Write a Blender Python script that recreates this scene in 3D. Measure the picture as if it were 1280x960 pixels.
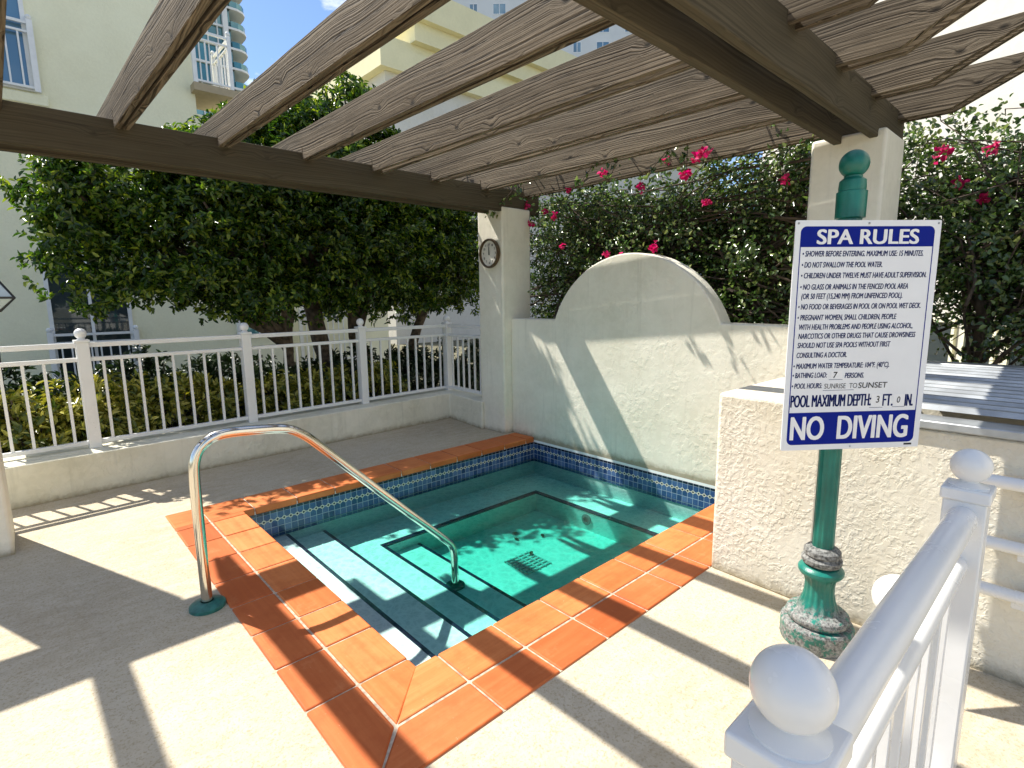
import bpy, bmesh, math, random
import numpy as np
from mathutils import Vector, Matrix

for o in list(bpy.data.objects):
    bpy.data.objects.remove(o)
S = bpy.context.scene
COL = S.collection
RAD = math.radians

# ------------------------------------------------------------------ camera, sky, sun, exposure
cd = bpy.data.cameras.new("camera")
cam = bpy.data.objects.new("camera", cd)
COL.objects.link(cam)
cd.sensor_fit = 'HORIZONTAL'
cd.sensor_width = 36.0
cd.lens = 667.21 / 1280 * 36.0
cd.clip_start = 0.05
cd.clip_end = 3000
yaw, pit, rol = RAD(47.4727), RAD(8.8772), RAD(-0.7071)
fw = Vector((math.cos(yaw) * math.cos(pit), math.sin(yaw) * math.cos(pit), -math.sin(pit)))
rt = Vector((math.sin(yaw), -math.cos(yaw), 0))
up = rt.cross(fw)
r2 = rt * math.cos(rol) + up * math.sin(rol)
u2 = r2.cross(fw)
cam.matrix_world = Matrix(((r2.x, u2.x, -fw.x, -1.1209), (r2.y, u2.y, -fw.y, -1.8777), (r2.z, u2.z, -fw.z, 1.60), (0, 0, 0, 1)))
S.camera = cam

SUN = Vector((-0.38, 1.0, 1.48)).normalized()      # towards the sun
wd = bpy.data.worlds.new("World")
S.world = wd
wd.use_nodes = True
nt = wd.node_tree
nt.nodes.clear()
wo = nt.nodes.new("ShaderNodeOutputWorld")
bg = nt.nodes.new("ShaderNodeBackground")
sky = nt.nodes.new("ShaderNodeTexSky")
sky.sky_type = 'NISHITA'
sky.sun_disc = False
sky.sun_elevation = math.asin(SUN.z)
sky.sun_rotation = math.atan2(SUN.x, SUN.y)
sky.air_density = 0.85
sky.dust_density = 0.3
sky.ozone_density = 4.5
bg.inputs[1].default_value = 0.125
tc = nt.nodes.new("ShaderNodeTexCoord")
mp = nt.nodes.new("ShaderNodeMapping")
mp.inputs['Scale'].default_value = (1, 1, 2.6)
mp.inputs['Location'].default_value = (0.37, 0.9, 0.2)
nz = nt.nodes.new("ShaderNodeTexNoise")
nz.inputs['Scale'].default_value = 4.2
nz.inputs['Detail'].default_value = 7
nz.inputs['Roughness'].default_value = 0.62
rp = nt.nodes.new("ShaderNodeValToRGB")
rp.color_ramp.elements[0].position = 0.50
rp.color_ramp.elements[1].position = 0.66
mx = nt.nodes.new("ShaderNodeMix")
mx.data_type = 'RGBA'
mx.inputs[7].default_value = (8.0, 7.9, 7.7, 1)
nt.links.new(tc.outputs['Generated'], mp.inputs[0])
nt.links.new(mp.outputs[0], nz.inputs['Vector'])
nt.links.new(nz.outputs[0], rp.inputs[0])
nt.links.new(rp.outputs[0], mx.inputs[0])
nt.links.new(sky.outputs[0], mx.inputs[6])
nt.links.new(mx.outputs[2], bg.inputs[0])
nt.links.new(bg.outputs[0], wo.inputs[0])

sd = bpy.data.lights.new("sun", 'SUN')
sd.energy = 5.0
sd.angle = RAD(0.53)
sd.color = (1.0, 0.95, 0.86)
so = bpy.data.objects.new("sun", sd)
COL.objects.link(so)
so.rotation_euler = (-SUN).to_track_quat('-Z', 'Y').to_euler()

S.view_settings.view_transform = 'Standard'
S.view_settings.look = 'None'
S.view_settings.gamma = 1.0
S.view_settings.use_curve_mapping = False
S.view_settings.exposure = 0.78
S.render.engine = 'CYCLES'
S.cycles.max_bounces = 8
S.cycles.diffuse_bounces = 4
S.cycles.glossy_bounces = 3
S.cycles.transmission_bounces = 4
S.cycles.transparent_max_bounces = 12
S.cycles.volume_bounces = 0
S.cycles.use_denoising = True
S.cycles.caustics_reflective = False
S.cycles.caustics_refractive = False
S.cycles.sample_clamp_indirect = 4.0

# ------------------------------------------------------------------ mesh helpers
class MB:
    """collects boxes, tubes, lathes and polygons; build() links them as one mesh object"""
    def __init__(s):
        s.v = []; s.f = []; s.m = []
    def add(s, vs, fs, mat=0):
        b = len(s.v)
        s.v += [tuple(p) for p in vs]
        s.f += [tuple(b + i for i in f) for f in fs]
        s.m += [mat] * len(fs)
        return s
    def box(s, a, b, mat=0):
        x0, y0, z0 = a; x1, y1, z1 = b
        v = [(x0, y0, z0), (x1, y0, z0), (x1, y1, z0), (x0, y1, z0), (x0, y0, z1), (x1, y0, z1), (x1, y1, z1), (x0, y1, z1)]
        return s.add(v, [(3, 2, 1, 0), (4, 5, 6, 7), (0, 1, 5, 4), (1, 2, 6, 5), (2, 3, 7, 6), (3, 0, 4, 7)], mat)
    def obox(s, c, ax, ay, hx, hy, z0, z1, mat=0):
        """upright box centred on c, half sizes hx along ax and hy along ay"""
        ax = Vector((ax[0], ax[1], 0)); ay = Vector((ay[0], ay[1], 0)); c = Vector((c[0], c[1], 0))
        p = [c - ax * hx - ay * hy, c + ax * hx - ay * hy, c + ax * hx + ay * hy, c - ax * hx + ay * hy]
        v = [(q.x, q.y, z0) for q in p] + [(q.x, q.y, z1) for q in p]
        return s.add(v, [(3, 2, 1, 0), (4, 5, 6, 7), (0, 1, 5, 4), (1, 2, 6, 5), (2, 3, 7, 6), (3, 0, 4, 7)], mat)
    def prism(s, poly, z0, z1, mat=0):
        n = len(poly)
        v = [(x, y, z0) for x, y in poly] + [(x, y, z1) for x, y in poly]
        f = [tuple(range(n - 1, -1, -1)), tuple(range(n, 2 * n))]
        f += [(i, (i + 1) % n, n + (i + 1) % n, n + i) for i in range(n)]
        return s.add(v, f, mat)
    def prism_x(s, poly, x0, x1, mat=0):
        """poly in (y, z), extruded along x"""
        n = len(poly)
        v = [(x0, y, z) for y, z in poly] + [(x1, y, z) for y, z in poly]
        f = [tuple(range(n - 1, -1, -1)), tuple(range(n, 2 * n))]
        f += [(i, (i + 1) % n, n + (i + 1) % n, n + i) for i in range(n)]
        return s.add(v, f, mat)
    def tube(s, pts, r, seg=10, cap=True, mat=0):
        pts = [Vector(p) for p in pts]
        n = len(pts)
        rs = r if isinstance(r, (list, tuple)) else [r] * n
        vs = []; fs = []
        prev = None
        for i, p in enumerate(pts):
            t = (pts[min(i + 1, n - 1)] - pts[max(i - 1, 0)])
            if t.length < 1e-9: t = Vector((0, 0, 1))
            t.normalize()
            if prev is None:
                a = t.cross(Vector((0, 0, 1)))
                if a.length < 1e-3: a = t.cross(Vector((1, 0, 0)))
            else:
                a = prev - t * prev.dot(t)
                if a.length < 1e-6: a = t.cross(Vector((0.3, 1, 0.2)))
            a.normalize(); prev = a
            b = t.cross(a)
            for k in range(seg):
                w = 2 * math.pi * k / seg
                vs.append(p + (a * math.cos(w) + b * math.sin(w)) * rs[i])
        for i in range(n - 1):
            for k in range(seg):
                fs.append((i * seg + k, i * seg + (k + 1) % seg, (i + 1) * seg + (k + 1) % seg, (i + 1) * seg + k))
        if cap:
            fs.append(tuple(range(seg - 1, -1, -1)))
            fs.append(tuple((n - 1) * seg + k for k in range(seg)))
        return s.add(vs, fs, mat)
    def lathe(s, prof, c=(0, 0, 0), axis='Z', seg=32, mat=0):
        """prof: (radius, height) from bottom to top"""
        vs = []; fs = []
        n = len(prof)
        for r, h in prof:
            for k in range(seg):
                w = 2 * math.pi * k / seg
                x, y, z = r * math.cos(w), r * math.sin(w), h
                if axis == 'X-': x, y, z = -h, -r * math.cos(w), r * math.sin(w)
                vs.append((x + c[0], y + c[1], z + c[2]))
        for i in range(n - 1):
            for k in range(seg):
                fs.append((i * seg + k, i * seg + (k + 1) % seg, (i + 1) * seg + (k + 1) % seg, (i + 1) * seg + k))
        fs.append(tuple(range(seg - 1, -1, -1)))
        fs.append(tuple((n - 1) * seg + k for k in range(seg)))
        return s.add(vs, fs, mat)
    def ball(s, c, r, seg=24, rings=14, sz=1.0, mat=0):
        prof = [(max(1e-4, r * math.sin(math.pi * i / rings)), -r * sz * math.cos(math.pi * i / rings)) for i in range(rings + 1)]
        return s.lathe(prof, c, 'Z', seg, mat)
    def build(s, name, mat, parent=None, smooth=False, bevel=0, bseg=2, angle=35, base=None, loc=None):
        me = bpy.data.meshes.new(name)
        b = Vector(base) if base is not None else (Vector(parent['_o']) if parent is not None and '_o' in parent else Vector((0, 0, 0)))
        me.from_pydata([(x - b.x, y - b.y, z - b.z) for x, y, z in s.v], [], s.f)
        mats = mat if isinstance(mat, (list, tuple)) else [mat]
        for m in mats: me.materials.append(m)
        if len(mats) > 1: me.polygons.foreach_set("material_index", s.m)
        if smooth:
            me.polygons.foreach_set("use_smooth", [True] * len(me.polygons))
            if smooth != 'all':
                me.set_sharp_from_angle(angle=RAD(angle))
        me.update()
        o = bpy.data.objects.new(name, me)
        COL.objects.link(o)
        if parent is not None:
            o.parent = parent
            o['_o'] = tuple(b)
        elif base is not None:
            o.location = b
            o['_o'] = tuple(b)
        else:
            o['_o'] = (0, 0, 0)
        if bevel:
            md = o.modifiers.new("edge", 'BEVEL')
            md.width = bevel; md.segments = bseg; md.limit_method = 'ANGLE'; md.angle_limit = RAD(40)
            md.harden_normals = False
            me.polygons.foreach_set("use_smooth", [True] * len(me.polygons))
            me.set_sharp_from_angle(angle=RAD(60))
        return o

def tag(o, label=None, cat=None, group=None, kind=None):
    if label: o['label'] = label
    if cat: o['category'] = cat
    if group: o['group'] = group
    if kind: o['kind'] = kind
    return o
def thing(name, loc, label, cat, group=None):
    o = bpy.data.objects.new(name, None)
    o.empty_display_size = 0.1
    COL.objects.link(o)
    o.location = loc
    o['_o'] = tuple(loc)
    return tag(o, label, cat, group)
def copy_tree(o, parent=None):
    c = o.copy(); COL.objects.link(c)
    if parent is not None: c.parent = parent
    for ch in list(o.children): copy_tree(ch, c)
    return c

# ------------------------------------------------------------------ material helpers
def mat(name):
    m = bpy.data.materials.new(name)
    m.use_nodes = True
    return m, m.node_tree, m.node_tree.nodes["Principled BSDF"]
def N(t, kind, **kw):
    n = t.nodes.new(kind)
    for k, v in kw.items():
        if k in n.inputs: n.inputs[k].default_value = v
        else: setattr(n, k, v)
    return n
def ramp(t, fac, stops):
    r = N(t, "ShaderNodeValToRGB")
    e = r.color_ramp.elements
    while len(e) < len(stops): e.new(0.5)
    for i, (p, c) in enumerate(stops):
        e[i].position = p
        e[i].color = (c[0], c[1], c[2], 1) if isinstance(c, (tuple, list)) else (c, c, c, 1)
    t.links.new(fac, r.inputs[0])
    return r.outputs[0]
def coords(t, scale=(1, 1, 1), src='Object'):
    c = N(t, "ShaderNodeTexCoord")
    m = N(t, "ShaderNodeMapping")
    m.inputs['Scale'].default_value = scale
    t.links.new(c.outputs[src], m.inputs[0])
    return m.outputs[0]
def noise(t, vec, scale, detail=4, rough=0.5, dist=0.0):
    n = N(t, "ShaderNodeTexNoise", Scale=scale, Detail=detail, Roughness=rough, Distortion=dist)
    t.links.new(vec, n.inputs['Vector'])
    return n.outputs[0]
def mix(t, fac, a, b, mode='MIX'):
    m = N(t, "ShaderNodeMix", data_type='RGBA', blend_type=mode)
    for i, s in ((0, fac), (6, a), (7, b)):
        if isinstance(s, (int, float)): m.inputs[i].default_value = s
        elif isinstance(s, (tuple, list)): m.inputs[i].default_value = (*s[:3], 1)
        else: t.links.new(s, m.inputs[i])
    return m.outputs[2]
def math_(t, op, a, b=None, c=None):
    m = N(t, "ShaderNodeMath", operation=op)
    for i, s in enumerate((a, b, c)):
        if s is None: continue
        if isinstance(s, (int, float)): m.inputs[i].default_value = s
        else: t.links.new(s, m.inputs[i])
    return m.outputs[0]
def bump(t, p, h, strength=0.5, dist=0.01, normal=None):
    b = N(t, "ShaderNodeBump", Strength=strength, Distance=dist)
    t.links.new(h, b.inputs['Height'])
    if normal is not None: t.links.new(normal, b.inputs['Normal'])
    if p is not None: t.links.new(b.outputs[0], p.inputs['Normal'])
    return b.outputs[0]
def plain(name, col, rough=0.5, metal=0.0, var=0.06, nscale=9, bmp=0.0, bscale=60):
    m, t, p = mat(name)
    v = coords(t)
    n = noise(t, v, nscale, 5)
    d = tuple(c * (1 - var) for c in col); l = tuple(min(1, c * (1 + var)) for c in col)
    t.links.new(ramp(t, n, [(0.35, d), (0.65, l)]), p.inputs['Base Color'])
    p.inputs['Roughness'].default_value = rough
    p.inputs['Metallic'].default_value = metal
    if bmp: bump(t, p, noise(t, v, bscale, 3), bmp, 0.004)
    return m

def stucco(name, col, col2, strength=0.7, scale=24, dist=0.008, stain=0.25, lo=0.44, hi=0.58, foot=0.0):
    """knock-down stucco: raised flattened splats over a fine sandy ground"""
    m, t, p = mat(name)
    v = coords(t)
    w = noise(t, v, 7, 2, 0.5)
    vv = N(t, "ShaderNodeVectorMath", operation='ADD')
    wv = N(t, "ShaderNodeTexNoise", Scale=9.0, Detail=2.0)
    t.links.new(v, wv.inputs['Vector'])
    sc = N(t, "ShaderNodeVectorMath", operation='SCALE'); sc.inputs['Scale'].default_value = 0.06
    t.links.new(wv.outputs['Color'], sc.inputs[0])
    t.links.new(v, vv.inputs[0]); t.links.new(sc.outputs[0], vv.inputs[1])
    a = noise(t, vv.outputs[0], scale, 3, 0.55)
    splat = ramp(t, a, [(lo, 0.0), (hi, 1.0)])
    fine = noise(t, v, scale * 7, 2, 0.6)
    patch = ramp(t, noise(t, v, 3.6, 3, 0.55), [(0.36, 0.15), (0.62, 1.0)])
    h = math_(t, 'ADD', math_(t, 'MULTIPLY', splat, patch), math_(t, 'MULTIPLY', fine, 0.22))
    bump(t, p, h, strength, dist)
    s1 = noise(t, v, 1.3, 6, 0.65)
    c = ramp(t, s1, [(0.32, tuple(x * (1 - stain) for x in col2)), (0.6, col)])
    c = mix(t, math_(t, 'MULTIPLY', splat, 0.22), c, tuple(min(1, x * 1.08) for x in col))
    if foot:
        sz = N(t, "ShaderNodeSeparateXYZ"); t.links.new(v, sz.inputs[0])
        hgt = math_(t, 'ADD', sz.outputs['Z'], math_(t, 'MULTIPLY', math_(t, 'SUBTRACT', noise(t, v, 14, 4, 0.7), 0.5), 0.09))
        c = mix(t, ramp(t, hgt, [(0.0, 0.75), (0.012, 0.55), (0.05, 0.12), (0.09, 0.0)]), c, (0.22, 0.17, 0.09))
        run = noise(t, coords(t, (16, 16, 0.9)), 1.0, 4, 0.6)
        c = mix(t, ramp(t, run, [(0.56, 0.0), (0.74, foot)]), c, tuple(x * 0.62 for x in col2))
    t.links.new(c, p.inputs['Base Color'])
    p.inputs['Roughness'].default_value = 0.88
    p.inputs['Specular IOR Level'].default_value = 0.25
    return m

M = {}
M['stucco_white'] = stucco("stucco_cream_white", (0.84, 0.80, 0.68), (0.79, 0.75, 0.61), 0.30, 17, 0.005, 0.10, foot=0.28)
M['stucco_rough'] = stucco("stucco_cream_rough", (0.78, 0.73, 0.61), (0.74, 0.66, 0.50), 0.42, 38, 0.008, 0.12, foot=0.25)
M['stucco_low'] = stucco("stucco_low_wall", (0.80, 0.77, 0.64), (0.72, 0.69, 0.54), 0.5, 15, 0.008, 0.14, foot=0.3)
M['stucco_yellow'] = stucco("stucco_pale_yellow", (0.88, 0.85, 0.62), (0.86, 0.82, 0.58), 0.35, 26, 0.006, 0.04)
M['stucco_yellow2'] = stucco("stucco_warm_yellow", (0.82, 0.75, 0.48), (0.80, 0.73, 0.46), 0.2, 12, 0.006, 0.05)
M['stucco_bright'] = stucco("stucco_bright_white", (0.66, 0.63, 0.56), (0.62, 0.59, 0.51), 0.3, 10, 0.006, 0.05)

# deck: sprayed knock-down cement finish
def deck_mat():
    m, t, p = mat("deck_cement")
    v = coords(t)
    a = noise(t, v, 55, 5, 0.7)
    splat = ramp(t, a, [(0.40, 0.0), (0.62, 1.0)])
    f = noise(t, v, 210, 2, 0.6)
    bump(t, p, math_(t, 'ADD', splat, math_(t, 'MULTIPLY', f, 0.8)), 0.40, 0.0022)
    big = noise(t, v, 0.9, 5, 0.6)
    c = ramp(t, big, [(0.3, (0.385, 0.312, 0.215)), (0.52, (0.485, 0.415, 0.302)), (0.7, (0.545, 0.48, 0.365))])
    mid = noise(t, coords(t, (1.4, 3.2, 1)), 4.5, 5, 0.7)
    c = mix(t, ramp(t, mid, [(0.42, 0.0), (0.66, 0.6)]), c, (0.60, 0.535, 0.42))
    c = mix(t, math_(t, 'MULTIPLY', splat, 0.30), c, (0.60, 0.535, 0.42))
    fl = noise(t, v, 95, 3, 0.7)
    c = mix(t, ramp(t, fl, [(0.36, 0.75), (0.48, 0.0)]), c, (0.36, 0.285, 0.18))
    t.links.new(c, p.inputs['Base Color'])
    p.inputs['Roughness'].default_value = 0.85
    p.inputs['Specular IOR Level'].default_value = 0.25
    return m
M['deck'] = deck_mat()

def terracotta(name, along, k=1.0):
    m, t, p = mat(name)
    sc = (1.6, 34, 1) if along == 'X' else (34, 1.6, 1)
    v = coords(t, sc)
    st = noise(t, v, 1.0, 5, 0.6, 0.4)
    g = N(t, "ShaderNodeNewGeometry")
    c = ramp(t, st, [(0.25, (0.56 * k, 0.150 * k * k, 0.042 * k * k)), (0.5, (0.62 * k, 0.185 * k * k, 0.055 * k * k)), (0.75, (0.68 * k, 0.225 * k * k, 0.075 * k * k))])
    rv = ramp(t, g.outputs['Random Per Island'], [(0.0, (0.80, 0.72, 0.66)), (0.5, (0.97, 0.97, 0.97)), (1.0, (1.06, 1.16, 1.25))])
    c = mix(t, 1.0, c, rv, 'MULTIPLY')
    d = noise(t, coords(t), 55, 4, 0.7)
    c = mix(t, ramp(t, d, [(0.68, 0.0), (0.74, 0.5)]), c, (0.78, 0.52, 0.36))
    mo = noise(t, coords(t), 5.5, 6, 0.7)
    c = mix(t, ramp(t, mo, [(0.34, 0.38), (0.52, 0.0)]), c, (0.40, 0.085, 0.025))
    c = mix(t, ramp(t, mo, [(0.58, 0.0), (0.75, 0.30)]), c, (0.76, 0.36, 0.17))
    t.links.new(c, p.inputs['Base Color'])
    t.links.new(ramp(t, st, [(0.3, 0.50), (0.7, 0.70)]), p.inputs['Roughness'])
    p.inputs['Specular IOR Level'].default_value = 0.18
    bump(t, p, math_(t, 'ADD', st, math_(t, 'MULTIPLY', noise(t, coords(t), 140, 2), 0.4)), 0.25, 0.002)
    return m
M['terra_x'] = terracotta("terracotta_tile_lengthwise", 'X')
M['terra_y'] = terracotta("terracotta_tile_crosswise", 'Y')
M['terra_ox'] = terracotta("terracotta_tile_outer_lengthwise", 'X', 0.86)
M['terra_oy'] = terracotta("terracotta_tile_outer_crosswise", 'Y', 0.86)
M['grout'] = plain("pale_grout", (0.46, 0.38, 0.29), 0.9, var=0.35, nscale=30, bmp=0.3)

def wood(name, dark, mid, light, along='Y', worn=1.0):
    """weathered lumber: grain bands bend round knots, cracks run along the length"""
    m, t, p = mat(name)
    tcx = N(t, "ShaderNodeTexCoord")
    g = N(t, "ShaderNodeNewGeometry")
    off = N(t, "ShaderNodeVectorMath", operation='SCALE')
    cx = N(t, "ShaderNodeCombineXYZ")
    for i in range(3): t.links.new(g.outputs['Random Per Island'], cx.inputs[i])
    t.links.new(cx.outputs[0], off.inputs[0]); off.inputs['Scale'].default_value = 13.7
    ad = N(t, "ShaderNodeVectorMath", operation='ADD')
    t.links.new(tcx.outputs['Object'], ad.inputs[0]); t.links.new(off.outputs[0], ad.inputs[1])
    def mapped(s):
        mm = N(t, "ShaderNodeMapping"); mm.inputs['Scale'].default_value = s
        t.links.new(ad.outputs[0], mm.inputs[0]); return mm.outputs[0]
    L = (lambda a, b: (b, a, b)) if along == 'Y' else (lambda a, b: (a, b, b))
    warp = noise(t, mapped(L(1.1, 2.6)), 1.0, 1, 0.4)
    warp2 = noise(t, mapped(L(3.2, 9.0)), 1.0, 2, 0.5)
    sep = N(t, "ShaderNodeSeparateXYZ"); t.links.new(ad.outputs[0], sep.inputs[0])
    kc = N(t, "ShaderNodeCombineXYZ")
    t.links.new(math_(t, 'MULTIPLY', sep.outputs['Y' if along == 'Y' else 'X'], 2.2), kc.inputs[0]); t.links.new(math_(t, 'MULTIPLY', sep.outputs['Z'], 4.2), kc.inputs[1])
    knots = N(t, "ShaderNodeTexVoronoi", voronoi_dimensions='2D', Scale=1.0, Randomness=1.0); t.links.new(kc.outputs[0], knots.inputs['Vector'])
    kn = ramp(t, knots.outputs['Distance'], [(0.0, 1.0), (0.09, 0.5), (0.24, 0.0)])
    across = 'X' if along == 'Y' else 'Y'
    zz = math_(t, 'MULTIPLY', math_(t, 'ADD', sep.outputs['Z'], math_(t, 'MULTIPLY', sep.outputs[across], 0.6)), 330.0)
    ph = math_(t, 'ADD', math_(t, 'ADD', zz, math_(t, 'MULTIPLY', warp, 26.0)), math_(t, 'ADD', math_(t, 'MULTIPLY', warp2, 5.0), math_(t, 'MULTIPLY', kn, 14.0)))
    n1 = N(t, "ShaderNodeTexNoise", noise_dimensions='1D', Scale=1.0, Detail=2.0, Roughness=0.55)
    t.links.new(math_(t, 'MULTIPLY', ph, 0.23), n1.inputs['W'])
    band = ramp(t, n1.outputs[0], [(0.34, 0.0), (0.48, 0.62), (0.66, 1.0)])
    amp = ramp(t, noise(t, mapped(L(0.9, 5.0)), 1.0, 2, 0.5), [(0.3, 0.25), (0.65, 1.0)])
    band = math_(t, 'ADD', math_(t, 'MULTIPLY', math_(t, 'SUBTRACT', band, 0.6), amp), 0.6)
    fib = noise(t, mapped(L(3.0, 150)), 1.0, 4, 0.65)
    big = noise(t, mapped(L(0.6, 4.0)), 1.0, 4, 0.6)
    crack = ramp(t, noise(t, mapped(L(1.1, 60)), 1.0, 3, 0.55, 0.15), [(0.31, 1.0), (0.36, 0.0)])
    f = math_(t, 'ADD', math_(t, 'MULTIPLY', band, 0.40), math_(t, 'ADD', math_(t, 'MULTIPLY', fib, 0.30), math_(t, 'MULTIPLY', big, 0.40)))
    c = ramp(t, f, [(0.34, dark), (0.56, mid), (0.76, light)])
    c = mix(t, math_(t, 'MULTIPLY', crack, 0.75 * worn), c, tuple(x * 0.25 for x in dark))
    kd = ramp(t, knots.outputs['Distance'], [(0.0, 0.95), (0.035, 0.7), (0.075, 0.0)])
    c = mix(t, math_(t, 'MULTIPLY', kd, worn), c, tuple(x * 0.35 for x in dark))
    t.links.new(c, p.inputs['Base Color'])
    p.inputs['Roughness'].default_value = 0.85
    p.inputs['Specular IOR Level'].default_value = 0.2
    h = math_(t, 'ADD', math_(t, 'MULTIPLY', band, 0.8), math_(t, 'SUBTRACT', math_(t, 'MULTIPLY', fib, 0.6), math_(t, 'MULTIPLY', crack, 1.2)))
    bump(t, p, h, 0.7 * worn, 0.006)
    return m
M['rafter'] = wood("weathered_rafter_wood", (0.024, 0.018, 0.012), (0.094, 0.072, 0.047), (0.235, 0.188, 0.130), 'Y', 1.0)
M['beam'] = wood("painted_beam_wood", (0.052, 0.042, 0.026), (0.074, 0.060, 0.037), (0.105, 0.086, 0.054), 'X', 0.35)

def metal(name, col, rough, scale=(1, 1, 1)):
    m, t, p = mat(name)
    p.inputs['Base Color'].default_value = (*col, 1)
    p.inputs['Metallic'].default_value = 1.0
    n = noise(t, coords(t, scale), 30, 4, 0.6)
    t.links.new(ramp(t, n, [(0.3, rough * 0.7), (0.7, rough * 1.4)]), p.inputs['Roughness'])
    return m
M['steel'] = metal("polished_stainless_steel", (0.72, 0.68, 0.60), 0.13)
M['alu'] = plain("dull_galvanised_metal", (0.40, 0.42, 0.43), 0.42, 0.55, var=0.25, nscale=6)
M['white_paint'] = plain("white_powder_coat", (0.80, 0.80, 0.79), 0.28, var=0.03, nscale=14, bmp=0.06, bscale=90)
def white_coat():
    m, t, p = mat("white_powder_coat_worn")
    v = coords(t)
    a = noise(t, v, 3.5, 5, 0.65)
    c = ramp(t, a, [(0.25, (0.76, 0.755, 0.735)), (0.5, (0.80, 0.80, 0.79)), (0.75, (0.82, 0.82, 0.815))])
    vo = N(t, "ShaderNodeTexVoronoi", Scale=26.0, Randomness=1.0); t.links.new(v, vo.inputs['Vector'])
    sepc = N(t, "ShaderNodeSeparateColor"); t.links.new(vo.outputs['Color'], sepc.inputs[0])
    chip = math_(t, 'MULTIPLY', math_(t, 'LESS_THAN', math_(t, 'ADD', vo.outputs['Distance'], math_(t, 'MULTIPLY', noise(t, v, 160, 2), 0.05)), 0.075), math_(t, 'GREATER_THAN', sepc.outputs[0], 0.80))
    c = mix(t, chip, c, (0.16, 0.14, 0.12))
    t.links.new(c, p.inputs['Base Color'])
    t.links.new(ramp(t, a, [(0.3, 0.30), (0.7, 0.22)]), p.inputs['Roughness'])
    bump(t, p, noise(t, v, 60, 3), 0.06, 0.004)
    return m
M['white_paint'] = white_coat()
M['white_paint_far'] = plain("white_railing_paint", (0.80, 0.80, 0.78), 0.4, var=0.04)
M['dark_metal'] = plain("black_lamp_paint", (0.015, 0.015, 0.016), 0.4)

def verdigris():
    m, t, p = mat("worn_green_paint")
    v = coords(t)
    n = noise(t, v, 26, 6, 0.7)
    sep = N(t, "ShaderNodeSeparateXYZ"); t.links.new(v, sep.inputs[0])
    hi = ramp(t, math_(t, 'ADD', sep.outputs['Z'], math_(t, 'MULTIPLY', math_(t, 'SUBTRACT', n, 0.5), 0.12)), [(0.155, 1.0), (0.20, 0.0)])
    green = ramp(t, noise(t, v, 9, 4), [(0.35, (0.004, 0.115, 0.085)), (0.65, (0.010, 0.19, 0.145))])
    grey = ramp(t, noise(t, v, 70, 5, 0.75), [(0.35, (0.03, 0.03, 0.03)), (0.48, (0.20, 0.20, 0.19)), (0.65, (0.36, 0.36, 0.34))])
    bare = math_(t, 'MULTIPLY', hi, ramp(t, n, [(0.43, 0.0), (0.50, 1.0)]))
    c = mix(t, bare, green, grey)
    t.links.new(c, p.inputs['Base Color'])
    t.links.new(ramp(t, bare, [(0.0, 0.30), (1.0, 0.8)]), p.inputs['Roughness'])
    bump(t, p, math_(t, 'SUBTRACT', noise(t, v, 90, 4, 0.7), bare), 0.35, 0.003)
    return m
M['green'] = verdigris()
M['corroded'] = plain("corroded_grey_casting", (0.17, 0.17, 0.16), 0.85, var=0.65, nscale=75, bmp=0.8, bscale=110)
M['teal'] = plain("teal_plastic", (0.02, 0.13, 0.115), 0.4, var=0.25, nscale=40)
M['sign_white'] = plain("white_sign_plastic", (0.80, 0.81, 0.83), 0.35, var=0.02)
M['sign_blue'] = plain("blue_sign_print", (0.003, 0.014, 0.235), 0.65, var=0.05)
M['sign_ink'] = plain("dark_blue_ink", (0.006, 0.014, 0.10), 0.7, var=0.05)
for k_ in ('sign_blue', 'sign_ink'): M[k_].node_tree.nodes['Principled BSDF'].inputs['Specular IOR Level'].default_value = 0.12
M['black_ink'] = plain("black_marker_ink", (0.015, 0.015, 0.018), 0.5, var=0.05)
M['letter_white'] = plain("white_sign_lettering", (0.84, 0.84, 0.85), 0.4, var=0.01)
M['brass'] = plain("dark_bronze_rim", (0.10, 0.065, 0.032), 0.42, 0.35, var=0.35, nscale=25)
M['clock_face'] = plain("cream_clock_face", (0.80, 0.77, 0.68), 0.4, var=0.06)

def pool_plaster():
    m, t, p = mat("white_pool_plaster")
    v = coords(t)
    n = noise(t, v, 6, 5, 0.6)
    t.links.new(ramp(t, n, [(0.3, (0.80, 0.83, 0.82)), (0.7, (0.88, 0.90, 0.89))]), p.inputs['Base Color'])
    p.inputs['Roughness'].default_value = 0.75
    return m
M['pool_plaster'] = pool_plaster()

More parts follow.
